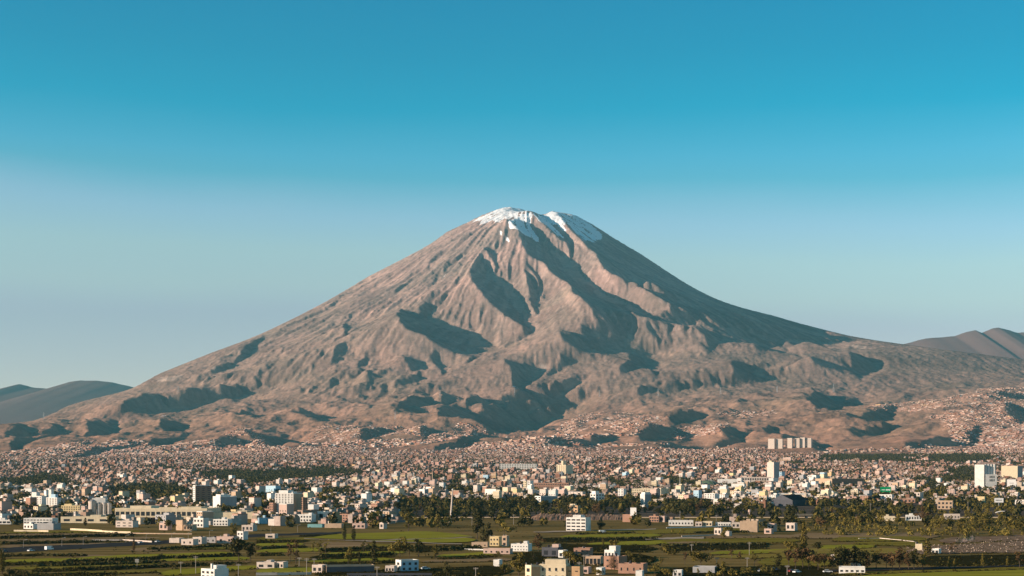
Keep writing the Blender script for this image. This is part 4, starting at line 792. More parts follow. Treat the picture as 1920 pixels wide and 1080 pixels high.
M_GREENB = pmat('billboard_green', (0.0, 0.20, 0.075), 0.5); M_WHITEB = nmat('billboard_white', (0.68, 0.66, 0.62), (0.78, 0.76, 0.72), 0.3); M_INK = pmat('sign_ink', (0.03, 0.03, 0.03), 0.6); M_WP = pmat('sign_white', (0.8, 0.8, 0.78), 0.6)
def text_part(parent, words, size, loc, m, span):
    """a line of lettering too small to read: rows of short uneven strokes, one row for each word"""
    rr_ = random.Random(len(words) * 7 + int(span)); x0 = loc[0] - span / 2
    for (a, b, sc) in words:
        mb = MB(); x = x0 + a * span
        while x < x0 + b * span:
            w = size * rr_.uniform(0.16, 0.3); mb.box(x, x + w, loc[1] - 0.05, loc[1], loc[2] - size * sc * rr_.uniform(0.35, 0.5), loc[2] + size * sc * rr_.uniform(0.35, 0.5)); x += w + size * 0.12
        mb.build('lettering', m, parent)
def billboard(label, p0, p1, rt, rb, rfoot, board, d, th, txt=None, tm=None, nick=None):
    d = depth_for_row(rfoot, p0); X, Y, Z = g_at((p0 + p1) / 2, d); k = d / F; e = empty('billboard', (X, Y, Z), -math.radians(th)); tag(e, label, 'billboard')
    w = (p1 - p0) * k / math.cos(math.radians(th)); z1 = (rfoot - rt) * k; z0 = (rfoot - rb) * k
    pn = MB().box(-w / 2, w / 2, -0.2, 0.2, z0, z1).build('panel', board, e)
    MB().box(-w / 2 - 0.25, w / 2 + 0.25, -0.28, 0.28, z0 - 0.25, z0 - 0.003).box(-w / 2 - 0.25, w / 2 + 0.25, -0.28, 0.28, z1 + 0.003, z1 + 0.2).build('frame', M_STEEL, e)
    for q in ((-w * 0.3, w * 0.3) if w > 12 else (0,)): MB().bar((q, 0.45, -0.5), (q, 0.45, z1 - 0.3), 0.35, 0, 8).build('post', M_STEEL, e)
    if txt: text_part(pn, txt, (z1 - z0) * 0.26, (0, -0.2, (z0 + z1) / 2), tm, w)
    BOXES.append((p0, p1, rt, rb, nick or label, d)); return e
billboard('green billboard with pale lettering above the riverside houses', 1651, 1670, 913, 924, 932, M_GREENB, 2250, 18, [(0.14, 0.44, 0.7), (0.52, 0.94, 1.0)], M_WP, 'green billboard')
billboard('tall white billboard on a single post beyond the fields', 1182, 1193, 952, 967, 981, M_WHITEB, 1480, 20, None, None, 'white billboard')
billboard('white billboard with dark lettering among the riverside trees', 1865, 1881, 934, 942, 958, M_WHITEB, 1830, 10, [(0.14, 0.48, 0.9), (0.50, 0.84, 0.7)], M_INK, 'lettered white billboard')
billboard('square white hoarding at the foot of the grain mill', 1889, 1904, 899, 913, 919, M_WHITEB, 2300, 20, [(0.3, 0.75, 0.35)], M_INK, 'square white hoarding')
billboard('small white sign board by the roadside house on the left', 1476, 1490, 912, 919, 922, M_WHITEB, 2500, 18, None, None, 'small sign board')
# water tower and petrol canopy
X, Y, Z = g_at(1405.5, 1560); e = empty('water_tower', (X, Y, Z)); tag(e, 'pink water tower on a slim stem behind the tan hall', 'water tower'); MB().cyl(0, 0, 0.7, 0.6, 0, 7.5, 10).build('stem', WM['pink'], e); MB().cyl(0, 0, 0.7, 1.5, 7.0, 7.8, 12).cyl(0, 0, 1.5, 1.5, 7.8, 10.2, 12).build('tank', WM['pink'], e)
X, Y, Z = g_at(1880, 1620); e = empty('canopy_roof', (X, Y, Z), -0.2); tag(e, 'curved white canopy roof among the riverside trees', 'canopy'); mb = MB()
for j in range(8):
    a0, a1 = -1 + j / 4, -1 + (j + 1) / 4; z = lambda a: 7.2 - 1.6 * a * a
    mb.add([(a0 * 7, -4, z(a0)), (a1 * 7, -4, z(a1)), (a1 * 7, 4, z(a1)), (a0 * 7, 4, z(a0)), (a0 * 7, -4, z(a0) - .5), (a1 * 7, -4, z(a1) - .5), (a1 * 7, 4, z(a1) - .5), (a0 * 7, 4, z(a0) - .5)], [(0, 1, 2, 3), (0, 4, 5, 1), (3, 2, 6, 7), (7, 6, 5, 4)])
mb.build('roof_shell', WM['white'], e)
for q in (-4, 4): MB().bar((q, 0, -0.5), (q, 0, 6.2), 0.25, 0, 8).build('post', M_STEEL, e)
X, Y, Z = g_at(1776, depth_for_row(914, 1776)); e = empty('storage_tank', (X, Y, Z)); tag(e, 'fat white storage tank left of the grain mill', 'tank'); MB().cyl(0, 0, 6.5, 6.5, 0, 8.5, 24).build('barrel', WM['white'], e, False); MB().cyl(0, 0, 6.6, 1.0, 8.5, 10.2, 24).build('lid', WM['white'], e)
# road bridge and earth bank
def wall_run(label, pts, h, m, name='wall', cat='wall', thick=0.4):
    e = empty(name, (0, 0, 0)); tag(e, label, cat)
    for (p, r), (q, s) in zip(pts[:-1], pts[1:]):
        X0, Y0 = flat(p, r); X1, Y1 = flat(q, s); a = math.atan2(Y1 - Y0, X1 - X0); L = math.hypot(X1 - X0, Y1 - Y0); n = max(1, int(L / 14))
        for k in range(n):
            hh = h * random.uniform(0.9, 1.08); o = MB().box(0.03, L / n - 0.03, -thick / 2, thick / 2, -0.2, hh).build('wall_panel', m, e)
            o.location = (X0 + (X1 - X0) * k / n, Y0 + (Y1 - Y0) * k / n, 0); o.rotation_euler = (0, 0, a)
    return e
wall_run('long pale boundary wall beside the road on the left', [(172, 1014), (230, 1013.8), (285, 1017)], 1.0, WM['sillar'])
wall_run('cream compound wall below the cream warehouse', [(132, 994), (165, 995.5), (220, 999.5), (245, 1000)], 1.4, WM['cream'])
wall_run('low cream wall in front of the dark roofed shed', [(26, 996.5), (72, 997), (91, 997.5)], 1.3, WM['cream'])
wall_run('pale field wall left of the factory annex', [(245, 1000.5), (300, 1001.5), (360, 1002)], 0.8, WM['tan'])
wall_run('broken white wall in the riverside field', [(1278, 1006.5), (1300, 1005.5), (1345, 1004)], 0.9, WM['sillar'])
wall_run('long pale parapet wall along the riverside road', [(1250, 990.5), (1320, 988.5), (1390, 987)], 0.9, WM['white'])
wall_run('white garden wall left of the yellow farmhouse', [(870, 1031), (900, 1031.5), (925, 1032)], 0.7, WM['white'])
wall_run('stone boundary wall at the bottom edge behind a hedge', [(480, 1079), (520, 1078.5), (584, 1077)], 1.2, WM['sillar'])
wall_run('grey wire mesh fence wall below the light blue house', [(650, 1081), (720, 1080.5), (810, 1080)], 1.5, WM['dark'], 'fence', 'fence')
wall_run('white stone row across the river flat', [(1610, 1011), (1650, 1010.5), (1690, 1014), (1715, 1017)], 0.8, WM['sillar'], 'stone_row', 'stones', 1.2)
dB = 1610.0; X, Y, Z = g_at(1490, dB); e = empty('bridge', (X, Y, Z), math.radians(12)); tag(e, 'low concrete road bridge with a lit parapet', 'bridge'); k = dB / F
MB().box(0, 52 * k, 0, 7, 2.2, 3.6).build('deck', WM['tan'], e); MB().box(0, 52 * k, -0.3, -0.003, 2.6, 4.5).build('parapet', WM['tan'], e)
for q in (8 * k, 26 * k, 44 * k): MB().box(q - 0.6, q + 0.6, 1, 6, -3, 2.199).build('pier', WM['grey'], e)
def earth_bank():
    n = 90; X0, Y0, _ = g_at(988, 1540); X1, Y1, _ = g_at(1205, 1560); t = np.linspace(0, 1, n); v = []; f = []
    prof_ = [(-9, -0.3, 0), (-6, 3.5, 1), (-3.5, 6.2, 1), (0, 7.8, 1), (5, 7.2, 1), (10, -0.3, 0)]
    for i in range(n):
        e_ = min(1, min(t[i], 1 - t[i]) * 9) ** 0.7
        for (o, z, a) in prof_:
            jj = fbm(np.array([i * 0.55]), np.array([o * 0.5]), 3, 7)[0]; v.append((X0 + (X1 - X0) * t[i] + jj * 2 * a, Y0 + (Y1 - Y0) * t[i] + o + jj * 3 * a, z * e_ * (1 - 0.3 * t[i]) * (0.85 + 0.3 * jj * a)))
    m = len(prof_)
    for i in range(n - 1):
        for j in range(m - 1): f.append((i * m + j, (i + 1) * m + j, (i + 1) * m + j + 1, i * m + j + 1))
    o = link('earth_bank', mesh_np('earth_bank', np.array(v), np.array(f), 4, [nmat('eroded_earth', (0.16, 0.09, 0.06), (0.40, 0.25, 0.17), 0.3, c3=(0.27, 0.165, 0.11), bump=1.0)])); tag(o, 'long eroded earth bank behind the white four-storey office', 'bank')
earth_bank()
# ------------------------------------------------------------------ trees
def leafmat(name, a, b, c):
    m = nmat(name, a, b, 0.9, rough=0.85, c3=c, spec=0.1, obj_rand=0.22, detail=3); return m
LM = dict(dark=leafmat('dark_leaves', (0.022, 0.022, 0.007), (0.11, 0.088, 0.024), (0.056, 0.05, 0.014)), olive=leafmat('olive_leaves', (0.06, 0.052, 0.010), (0.28, 0.20, 0.045), (0.15, 0.115, 0.025)), dry=leafmat('dry_brown_leaves', (0.055, 0.032, 0.012), (0.22, 0.125, 0.055), (0.12, 0.07, 0.03)))
M_BARK = nmat('bark', (0.05, 0.035, 0.025), (0.16, 0.12, 0.09), 1.5)
def leaves(blobs, n, size, r):
    """leaf-clump quads scattered through ellipsoids (cx,cy,cz,rx,ry,rz)"""
    w = np.array([b[3] * b[4] * b[5] for b in blobs]) ** 0.67; w /= w.sum(); k = r.choice(len(blobs), n, p=w); bb = np.array(blobs)[k]
    d = r.normal(size=(n, 3)); d /= np.linalg.norm(d, axis=1)[:, None]; rad = (0.45 + 0.6 * r.random(n) ** 0.6)[:, None]
    c = bb[:, :3] + d * rad * bb[:, 3:]
    nrm = d + r.normal(size=(n, 3)) * 0.55; nrm /= np.linalg.norm(nrm, axis=1)[:, None]
    u = np.cross(nrm, r.normal(size=(n, 3))); u /= np.linalg.norm(u, axis=1)[:, None]; v = np.cross(nrm, u); s = (size * (0.55 + 0.9 * r.random(n)))[:, None]
    co = np.stack([c + u * s, c + v * s * 0.75, c - u * s * 0.9, c - v * s * 0.8], 1).reshape(-1, 3)
    return co, np.arange(n * 4).reshape(-1, 4)
def blob_crown(kind, r):
    bl = []
    if kind == 'round':
        for _ in range(11): bl.append((r.normal() * .22, r.normal() * .22, .62 + r.normal() * .15, .17 + .1 * r.random(), .17 + .1 * r.random(), .13 + .08 * r.random()))
        return bl, 620, .05, .3
    if kind == 'tall':
        for q in range(12): z = .3 + .66 * q / 11; bl.append((r.normal() * .09, r.normal() * .09, z, .14 * (1.25 - abs(z - .55) * 1.3), .14 * (1.25 - abs(z - .55) * 1.3), .08))
        return bl, 560, .035, .26
    if kind == 'poplar':
        for q in range(11): z = .14 + .82 * q / 10; w = .105 * math.sin(min(1, (z + .12)) * 2.7) + .03; bl.append((r.normal() * .012, r.normal() * .012, z, w, w, .07))
        return bl, 480, .03, .12
    if kind == 'wispy':
        for q in range(13): z = .28 + .7 * r.random(); bl.append((r.normal() * .15, r.normal() * .15, z, .06 + .05 * r.random(), .06 + .05 * r.random(), .07))
        return bl, 330, .032, .25
    for _ in range(7): bl.append((r.normal() * .4, r.normal() * .4, .42 + r.normal() * .12, .3, .3, .26))
    return bl, 260, .09, .15
PROTO = {}
def tree_proto(kind, lm, k):
    key = (kind, lm, k)
    if key in PROTO: return PROTO[key]
    r = np.random.default_rng(hash(kind) % 1000 + k if False else sum(map(ord, kind + lm)) + 31 * k); bl, n, s, tz = blob_crown(kind, r)
    co, f = leaves(bl, n, s, r); crown = mesh_np('crown', co, f, 4, [LM[lm]])
    t = MB(); t.bar((0, 0, -0.03), (0.01, 0, tz), 0.022, 0, 6, 0.017); t.bar((0.01, 0, tz), (0, 0.01, 0.75 if kind != 'bush' else .5), 0.017, 0, 5, 0.006)
    for q in range(5):
        b_ = bl[r.integers(len(bl))]; t.bar((0.01, 0, tz + .08 * q * .5), (b_[0], b_[1], b_[2]), 0.009, 0, 4, 0.003)
    PROTO[key] = (crown, t.mesh('trunk', [M_BARK])); return PROTO[key]
TREES = []
NTH = ['first', 'second', 'third', 'fourth', 'fifth', 'sixth', 'seventh', 'eighth', 'ninth', 'tenth', 'eleventh', 'twelfth', 'thirteenth', 'fourteenth', 'fifteenth', 'sixteenth', 'seventeenth', 'eighteenth', 'nineteenth', 'twentieth']
def tree(p, rb, hrows, kind='round', lm='olive', label=None, group=None, d=None, cat='tree', wide=1.0):
    d = d or depth_for_row(rb, p); X, Y, Z = g_at(p, d); h = hrows * d / F * 1.03
    c, t = tree_proto(kind, lm, random.randrange(3)); nm = {'bush': 'bush', 'poplar': 'poplar_tree'}.get(kind, 'tree')
    e = empty(nm, (X, Y, Z), random.uniform(0, 6.28)); e.scale = (h * wide, h * wide, h); tag(e, label, cat if kind != 'bush' else 'bush', group)
    link('crown', c, e); link('trunk', t, e); TREES.append((X, Y)); return e
T = tree
T(646, 1014.5, 31, 'poplar', 'dark', 'left of the two tall dark poplars on the pale track'); T(663, 1014.5, 27, 'poplar', 'dark', 'right of the two tall dark poplars on the pale track', wide=1.25)
T(750, 1045, 34, 'round', 'olive', 'big round olive tree in the middle of the strip fields', wide=1.0); T(768, 1045, 31, 'round', 'olive', 'round tree leaning against the big olive tree', wide=1.0); T(785, 1044, 32, 'tall', 'dark', 'dark tree at the shaded right end of the olive clump', wide=1.2)
T(555, 1057, 46, 'wispy', 'dry', 'tall thin brown tree left of the strip fields', wide=0.9); T(544, 1054, 33, 'wispy', 'dry', 'shorter brown tree beside the tall thin brown tree')
T(653, 1060, 34, 'tall', 'olive', 'slim olive tree behind the tan shed', wide=0.9); T(701, 1056, 40, 'poplar', 'dark', 'slim dark tree left of the round olive clump', wide=1.3); T(674, 1057, 22, 'poplar', 'dark', 'small dark cypress between two slim trees'); T(682, 1036, 22, 'wispy', 'olive', 'thin young tree behind the small cypress')
for i, (p, r, h) in enumerate(((588, 1036, 20), (598, 1035, 23), (610, 1037, 25))): T(p, r, h, 'wispy', 'olive', NTH[i] + ' of three wispy young trees on the green strip', 'wispy young trees')
T(448, 1053, 44, 'round', 'dark', 'big dark tree beside the white roadside house'); T(470, 1052, 32, 'tall', 'dark', 'dark tree right of the big roadside tree', wide=1.2); T(437, 1010, 28, 'tall', 'olive', 'tree behind the end of the pink walled house')
T(319, 995.5, 21, 'round', 'olive', 'round tree between the pink and tan houses'); T(160, 986.5, 15, 'poplar', 'dark', 'dark conifer in front of the cream warehouse', wide=1.8); T(251, 1034, 24, 'poplar', 'dry', 'lone slim tree beside the road'); T(4, 1076, 44, 'poplar', 'olive', 'tall slim tree cut by the left edge', wide=1.1)
T(305, 1046, 9, 'bush', 'dark', 'round dark bush alone on the green strip'); T(24, 1082, 18, 'bush', 'dark', 'dark thicket at the bottom left corner'); T(45, 1084, 16, 'bush', 'dark', 'second thicket at the bottom left corner')
T(895, 1010, 46, 'tall', 'dark', 'tallest dark tree right of the green field'); T(914, 1021, 32, 'round', 'dark', 'broad tree above the yellow farmhouse'); T(945, 1006, 24, 'round', 'olive', 'rounded tree behind the tan stair block'); T(820, 996, 31, 'tall', 'olive', 'tall tree right of the pale pillar foot', wide=1.1); T(766, 996, 31, 'tall', 'olive', 'tall tree left of the pale pillar foot', wide=1.2)
T(816, 1050, 28, 'tall', 'olive', 'slender tree right of the dark end of the clump', wide=0.8); T(838, 1082, 22, 'round', 'dark', 'round tree right of the light blue house'); T(946, 1075, 18, 'round', 'olive', 'small olive tree near the bottom middle'); T(934, 1049, 14, 'round', 'olive', 'little tree beside the pink terrace')
T(1128, 995.5, 18, 'round', 'dark', 'dark round tree beside the four-storey office'); T(1010, 1035, 33, 'tall', 'dry', 'tall brown tree behind the bottom cluster', wide=1.0); T(973, 1083, 47, 'tall', 'olive', 'olive green tree in front of the white long house', wide=1.1, d=700); T(1076, 1062, 31, 'round', 'olive', 'olive tree between the brick and cream houses'); T(1152, 1032, 20, 'round', 'olive', 'tree behind the white modern house'); T(1131, 1024, 16, 'poplar', 'olive', 'thin tree on the dark field edge')
T(1260, 1040, 19, 'bush', 'olive', 'low spreading bush on the dark meadow'); T(1314, 1064, 34, 'round', 'olive', 'big olive tree right of the bottom cluster'); T(1284, 1059, 22, 'wispy', 'dry', 'bare brown tree left of the big olive tree'); T(1356, 1082, 28, 'tall', 'olive', 'upright tree at the bottom right of centre'); T(1394, 1080, 23, 'bush', 'olive', 'spreading shrub beside the upright tree'); T(1332, 1084, 16, 'bush', 'olive', 'shrub under the big olive tree'); T(1254, 1084, 20, 'round', 'olive', 'small tree right of the long brick wing')
T(1356, 1013, 23, 'tall', 'olive', 'tree beside the small ruined stone house'); T(1366, 1005, 18, 'round', 'olive', 'tree behind the ruined stone house'); T(1414, 1062, 28, 'wispy', 'olive', 'palm like tree in the reeds'); T(1372, 1051, 20, 'wispy', 'dry', 'left clump of tall dry reeds', wide=1.1); T(1388, 1051, 20, 'wispy', 'dry', 'right clump of tall dry reeds', wide=1.1)
T(1490, 1041, 29, 'round', 'olive', 'broad tree left of the tall riverside poplar'); T(1507, 1041, 60, 'poplar', 'olive', 'tallest slim poplar on the river flat', wide=0.9); T(1532, 1036, 20, 'round', 'dark', 'small round tree right of the tallest poplar')
T(1739, 1042, 28, 'poplar', 'olive', 'dense upright tree beside the cream hut', wide=2.2); T(1789, 1038, 24, 'wispy', 'dry', 'bare brown tree beside the pond', wide=1.4)
for i, (p, r, h) in enumerate(((1780, 1066, 21), (1790, 1065, 17), (1843, 1064, 25), (1889, 1062, 18))): T(p, r, h, 'poplar', 'olive', ['first', 'second', 'third', 'last'][i] + ' of the small poplars along the bottom right road', 'small roadside poplars', wide=1.2)
T(1912, 1066, 30, 'wispy', 'dry', 'brown tree at the bottom right edge')
for i in range(20):
    p = 1462 + i * 14 + random.uniform(-4, 4); T(p, 1069 + random.uniform(-3, 2), random.uniform(26, 42), random.choice(['tall', 'round', 'wispy', 'tall']), random.choice(['dry', 'dark', 'olive', 'dry']), NTH[i] + ' from the left of the roadside trees above the bottom right field', 'roadside trees at the bottom right')
for i in range(10):
    p = 1290 + i * 17 + random.uniform(-4, 4); T(p, 1074 + random.uniform(-4, 6), random.uniform(12, 20), random.choice(['round', 'bush', 'tall']), random.choice(['dark', 'olive']), NTH[i] + ' from the left of the garden trees around the bottom workshop', 'garden trees around the bottom workshop')
for i, (p, r, h) in enumerate(((1000, 1052, 15), (1028, 1056, 12), (1044, 1058, 11), (1066, 1046, 13), (1110, 1072, 14), (1124, 1082, 16), (1178, 1048, 14), (1188, 1058, 13), (1218, 1066, 17), (1228, 1078, 20), (1200, 1052, 12), (1088, 1084, 15), (1240, 1060, 15))):
    T(p, r, h, random.choice(['round', 'tall', 'bush', 'wispy']), random.choice(['olive', 'dark', 'olive']), NTH[i] + ' of the small yard trees between the bottom cluster houses', 'yard trees of the bottom cluster')
# conifer with tiers
X, Y, Z = g_at(1147, 760); e = empty('conifer', (X, Y, Z)); tag(e, 'tiered araucaria conifer in front of the tall brick house', 'tree'); H = 29 * 760 / F
MB().bar((0, 0, 0), (0, 0, H), 0.16, 0, 6, 0.03).build('trunk', M_BARK, e)
for k in range(10):
    z = H * (0.12 + 0.085 * k); L = 2.5 * (1 - 0.085 * k) + 0.2; br = MB()
    for a in range(9):
        t = a * 2 * math.pi / 9 + k; b0 = (0, 0, z); b1 = (L * math.cos(t), L * math.sin(t), z + 0.22 * L); br.bar(b0, b1, 0.10, 0, 4, 0.05)
        for q in (0.45, 0.7, 0.92):
            c = Vector((L * q * math.cos(t), L * q * math.sin(t), z + 0.22 * L * q)); s = Vector((-math.sin(t), math.cos(t), 0)) * 0.35; u = Vector((math.cos(t), math.sin(t), 0)) * 0.3; br.add([tuple(c + s), tuple(c + u), tuple(c - s), tuple(c - u + Vector((0, 0, 0.1)))], [(0, 1, 2, 3)])
    br.build('branch_tier', LM['dark'], e)
# belts of trees, every tree its own
BELT = [(745, 960, 958, 978, 46, 'dark', 'dark tree in the park belt behind the pale pillar', 'park trees behind the pale pillar'), (960, 1190, 952, 969, 52, 'dark', 'dark tree in the belt behind the earth bank', 'trees behind the earth bank'), (1190, 1440, 953, 970, 44, 'dark', 'dark tree in the belt right of the white billboard', 'trees right of the white billboard'),
 (1536, 1640, 962, 990, 26, 'olive', 'riverside tree beside the concrete bridge', 'riverside trees beside the bridge'), (1640, 1775, 958, 996, 34, 'olive', 'riverside tree right of the bridge', 'riverside trees on the right bank'), (1770, 1925, 955, 1006, 44, 'olive', 'riverside tree below the grain mill', 'riverside trees below the mill')]
SHORT = {'park trees behind the pale pillar': 'behind the pale pillar', 'trees behind the earth bank': 'behind the earth bank', 'trees right of the white billboard': 'past the white billboard', 'riverside trees beside the bridge': 'beside the bridge', 'riverside trees on the right bank': 'on the right bank', 'riverside trees below the mill': 'below the mill'}
for p0, p1, r0, r1, n, lm, lb, g in BELT:
    sh = SHORT[g]
    for i in range(n):
        r_ = random.uniform(r0, r1); p_ = random.uniform(p0, p1); hr = random.uniform(11, 22); kd = random.choice(['round', 'round', 'tall', 'bush' if r_ > 980 else 'tall']); lf = lm if random.random() < .7 else random.choice(['dry', 'olive', 'dark'])
        if any(q[0] - 2 < p_ < q[1] + 2 and depth_for_row(r_, p_) < q[5] and r_ - hr < q[3] - 0.4 * (q[3] - q[2]) for q in BOXES): continue
        u_ = (p_ - p0) / (p1 - p0); pos = ['at the left end', 'left of the middle', 'in the middle', 'right of the middle', 'at the right end'][min(4, int(u_ * 5))]; dep = 'front' if r_ > (r0 + r1) / 2 else 'rear'
        T(p_, r_, hr * (1.0 if r_ < 985 else 1.25), kd, lf, f"{'tall' if hr > 17 else 'short'} {dict(dark='dark', olive='olive', dry='brown')[lf]} {dict(round='round', tall='upright', bush='bushy')[kd]} tree {pos}, {dep} rank {sh}", g)
# hedges along the field terraces
def hedge(label, p0, r0, p1, r1, h, wdt, group):
    X0, Y0 = flat(p0, r0); X1, Y1 = flat(p1, r1); L = math.hypot(X1 - X0, Y1 - Y0); a = math.atan2(Y1 - Y0, X1 - X0); n = int(L * wdt * 1.1) + 40; r = np.random.default_rng(int(p0 * 7 + r0))
    k = max(6, int(L / 5)); bl = [(L * (i + .5) / k, r.normal() * .2 * wdt, h * .45, L / k * .75, wdt * .55, h * (.4 + .25 * r.random())) for i in range(k)]
    co, f = leaves(bl, min(n * 2, 1300), 0.75, r); o = link('hedge', mesh_np('hedge', co, f, 4, [LM['dark']])); o.location = (X0, Y0, 0.05); o.rotation_euler = (0, 0, a); tag(o, label, 'hedge', group)
HL = ['above the farmland road at left', 'along the uppermost brown strip at left', 'short, between road and green strip', 'dark and long below the upper green strip', 'below the dark terrace at left', 'beside the big dark roadside tree', 'lowest of the strip fields at left', 'under the row of stone houses', 'left of the three wispy trees', 'below the bare brown plot', 'behind the slim olive tree']
HI = iter(HL + ['along the near edge of the dark meadow', 'through the scrub right of the lone pole', 'beside the broken white wall', 'in front of the four-storey office', 'beside the pink terrace garden'])
for (a, r0, b, r1, h, w) in ((0, 1021, 180, 1017.5, 1.6, 5), (0, 1009, 250, 1004, 1.6, 6), (90, 1043, 160, 1043, 1.4, 3), (120, 1055, 330, 1047, 1.8, 3), (60, 1063, 300, 1056, 1.6, 3), (330, 1048, 450, 1042, 1.8, 3), (150, 1070, 440, 1058, 1.6, 2.5), (280, 1031, 440, 1024, 1.5, 4), (490, 1030, 560, 1026, 1.5, 3), (600, 1033, 700, 1028, 1.6, 4), (600, 1045, 740, 1041, 2.0, 4)):
    hedge('low dark hedge ' + next(HI), a, r0, b, r1, h, w, 'terrace hedges in the strip fields')
for (a, r0, b, r1, h, w) in ((1050, 1012, 1230, 1011, 1.6, 6), (1240, 1024, 1440, 1021, 1.5, 8), (1300, 1000, 1400, 998, 1.6, 5), (1080, 1002, 1190, 1000, 1.4, 4), (820, 1032, 900, 1028, 2.0, 4)):
    hedge('dark scrub hedge ' + next(HI), a, r0, b, r1, h, w, 'scrub hedges in the riverside meadows')
# ------------------------------------------------------------------ the city
WOODS = [  # frame boxes where trees stand instead of houses
 [(212,914),(300,908),(358,912),(358,938),(300,942),(212,938)], [(350,884),(480,882),(560,880),(700,884),(650,896),(560,906),(480,912),(400,906)], [(0,897),(60,893),(140,897),(140,914),(0,916)], [(745,935),(800,940),(960,940),(960,985),(745,985)],
 [(960,944),(1440,950),(1440,985),(960,985)], [(1530,850),(1620,846),(1720,850),(1720,862),(1640,868),(1540,864)], [(1720,852),(1800,850),(1880,858),(1880,870),(1760,872)], [(1768,877),(1832,875),(1832,908),(1775,906)], [(1130,900),(1180,902),(1180,918),(1140,920)], [(1245,896),(1305,896),(1300,912),(1250,912)],
 [(1536,950),(1925,940),(1925,1010),(1536,1010)], [(1730,905),(1775,900),(1790,925),(1760,940),(1720,935)], [(1440,944),(1540,946),(1540,972),(1440,972)], [(0,925),(25,922),(40,945),(0,950)], [(845,918),(880,914),(890,932),(850,934)], [(460,940),(505,935),(505,968),(470,972)]]
def inpoly(polys, x, y):
    out = np.zeros(x.shape, bool)
    for poly in polys:
        p = np.array(poly, float); ins = np.zeros(x.shape, bool)
        for (ax, ay), (bx, by) in zip(p, np.roll(p, -1, 0)):
            c = (ay > y) != (by > y); ins ^= c & (x < (bx - ax) * (y - ay) / (by - ay + 1e-9) + ax)
        out |= ins
    return out
HILL = [[(1025,828),(1050,800),(1090,776),(1150,772),(1250,782),(1255,798),(1230,800),(1200,815),(1165,818),(1100,822),(1060,834)], [(1270,802),(1330,795),(1370,795),(1340,815),(1290,822),(1240,830)], [(1615,762),(1700,756),(1760,744),(1830,738),(1830,730),(1960,726),(1960,845),(1830,845),(1790,832),(1778,808),(1765,792),(1700,772),(1640,772)],
 [(-60,872),(0,850),(60,842),(160,826),(255,824),(300,838),(410,822),(440,800),(480,806),(500,832),(560,842),(600,798),(680,800),(690,840),(660,850),(-60,890)], [(640,798),(790,800),(830,790),(880,792),(935,816),(880,818),(800,832),(700,838)], [(1350,772),(1440,768),(1470,775),(1400,785),(1340,782)], [(1690,838),(1960,820),(1960,846),(1690,846)]]
PALS = np.array([(0.70,0.62,0.54),(0.58,0.47,0.36),(0.40,0.27,0.20),(0.46,0.31,0.25),(0.33,0.18,0.12),(0.25,0.21,0.19),(0.48,0.38,0.32),(0.50,0.36,0.29),(0.60,0.44,0.24),(0.30,0.36,0.38)])
PW_NEAR = np.array([.24,.18,.12,.10,.10,.06,.12,.05,.02,.01]); PW_FAR = np.array([.10,.12,.17,.19,.13,.05,.10,.12,.01,.01])
NSD = 90
def lots(seed):
    r = np.random.default_rng(seed); sx = []; 
    seeds = np.stack([r.uniform(-150, 2050, NSD), r.uniform(1700, 12600, NSD)], 1); XS = (seeds[:, 0] - 960) * seeds[:, 1] / F; ang = r.uniform(18, 46, NSD)
    P = []
    for i in range(NSD):
        far = seeds[i, 1] > 4300; lw, ld, st = (9.0, 11.5, 7.5) if not far else ((11.0, 13.5, 8.0) if seeds[i, 1] < 8000 else (17.0, 19.0, 11.0))
        R_ = 900.0; a = np.arange(-int(R_ / lw), int(R_ / lw)); b = np.arange(-int(R_ / ld), int(R_ / ld)); A, Bb = np.meshgrid(a, b)
        u = A * lw + np.floor(A / 9) * st; v = Bb * ld + np.floor(Bb / 2) * st
        th = -math.radians(ang[i]); x = XS[i] + u * math.cos(th) - v * math.sin(th); y = seeds[i, 1] + u * math.sin(th) + v * math.cos(th)
        x = x.ravel(); y = y.ravel(); dd = (x[:, None] - XS[None]) ** 2 + (y[:, None] - seeds[None, :, 1]) ** 2; k = dd.argmin(1) == i
        P.append(np.stack([x[k], y[k], np.full(k.sum(), th), np.full(k.sum(), lw), np.full(k.sum(), ld)], 1))
    return np.concatenate(P)
L = lots(4); r = np.random.default_rng(8)
y = L[:, 1]; x = L[:, 0]; pp = px(x, y); k = (y > 1330) & (y < 12800) & (pp > -120) & (pp < 2040); L = L[k]; x, y, pp = x[k], y[k], pp[k]
z = terr(x, y); rw = row(z, y)
left_edge = np.interp(pp, [-120, 0, 100, 300, 450, 505, 700, 745, 750, 960, 1240, 1250, 1435, 1440, 1540, 1640, 1925, 2040], [982, 986, 976, 984, 986, 988, 990, 988, 950, 948, 950, 990, 990, 952, 950, 955, 950, 950]); sparse = rw > np.interp(pp, [0, 450, 700, 2000], [974, 974, 978, 974])
top_edge = np.interp(pp, [-120,0,100,250,400,560,700,860,935,1020,1100,1230,1400,1560,1700,1830,1925,2040], [868,866,858,842,838,845,840,842,822,818,838,838,842,846,845,838,830,828]) + 11 * fbm(x / 330, y / 420, 3, 41)
in_town = (rw < left_edge) & (y < 9000) & (rw > top_edge) & ~(sparse & (r.random(len(x)) < 0.55)) & (r.random(len(x)) < 0.35 + 0.65 * smooth(0, 9, rw - top_edge))
hillok = inpoly(HILL, pp, rw) & (y >= 6900)
hs = samp(MK, pp + 300, np.clip(rw - 350, 0, 558))
keep = (in_town & ~inpoly(WOODS, pp + 34 * fbm(x / 160, y / 200, 3, 88), rw + 7 * fbm(x / 120, y / 260, 3, 89)) & (r.random(len(x)) < np.where(y > 4300, 0.64, 0.72))) | (hillok & (r.random(len(x)) < (0.95 - 0.6 * hs) * smooth(-0.45, 0.0, fbm(x / 300, y / 300, 3, 71))))
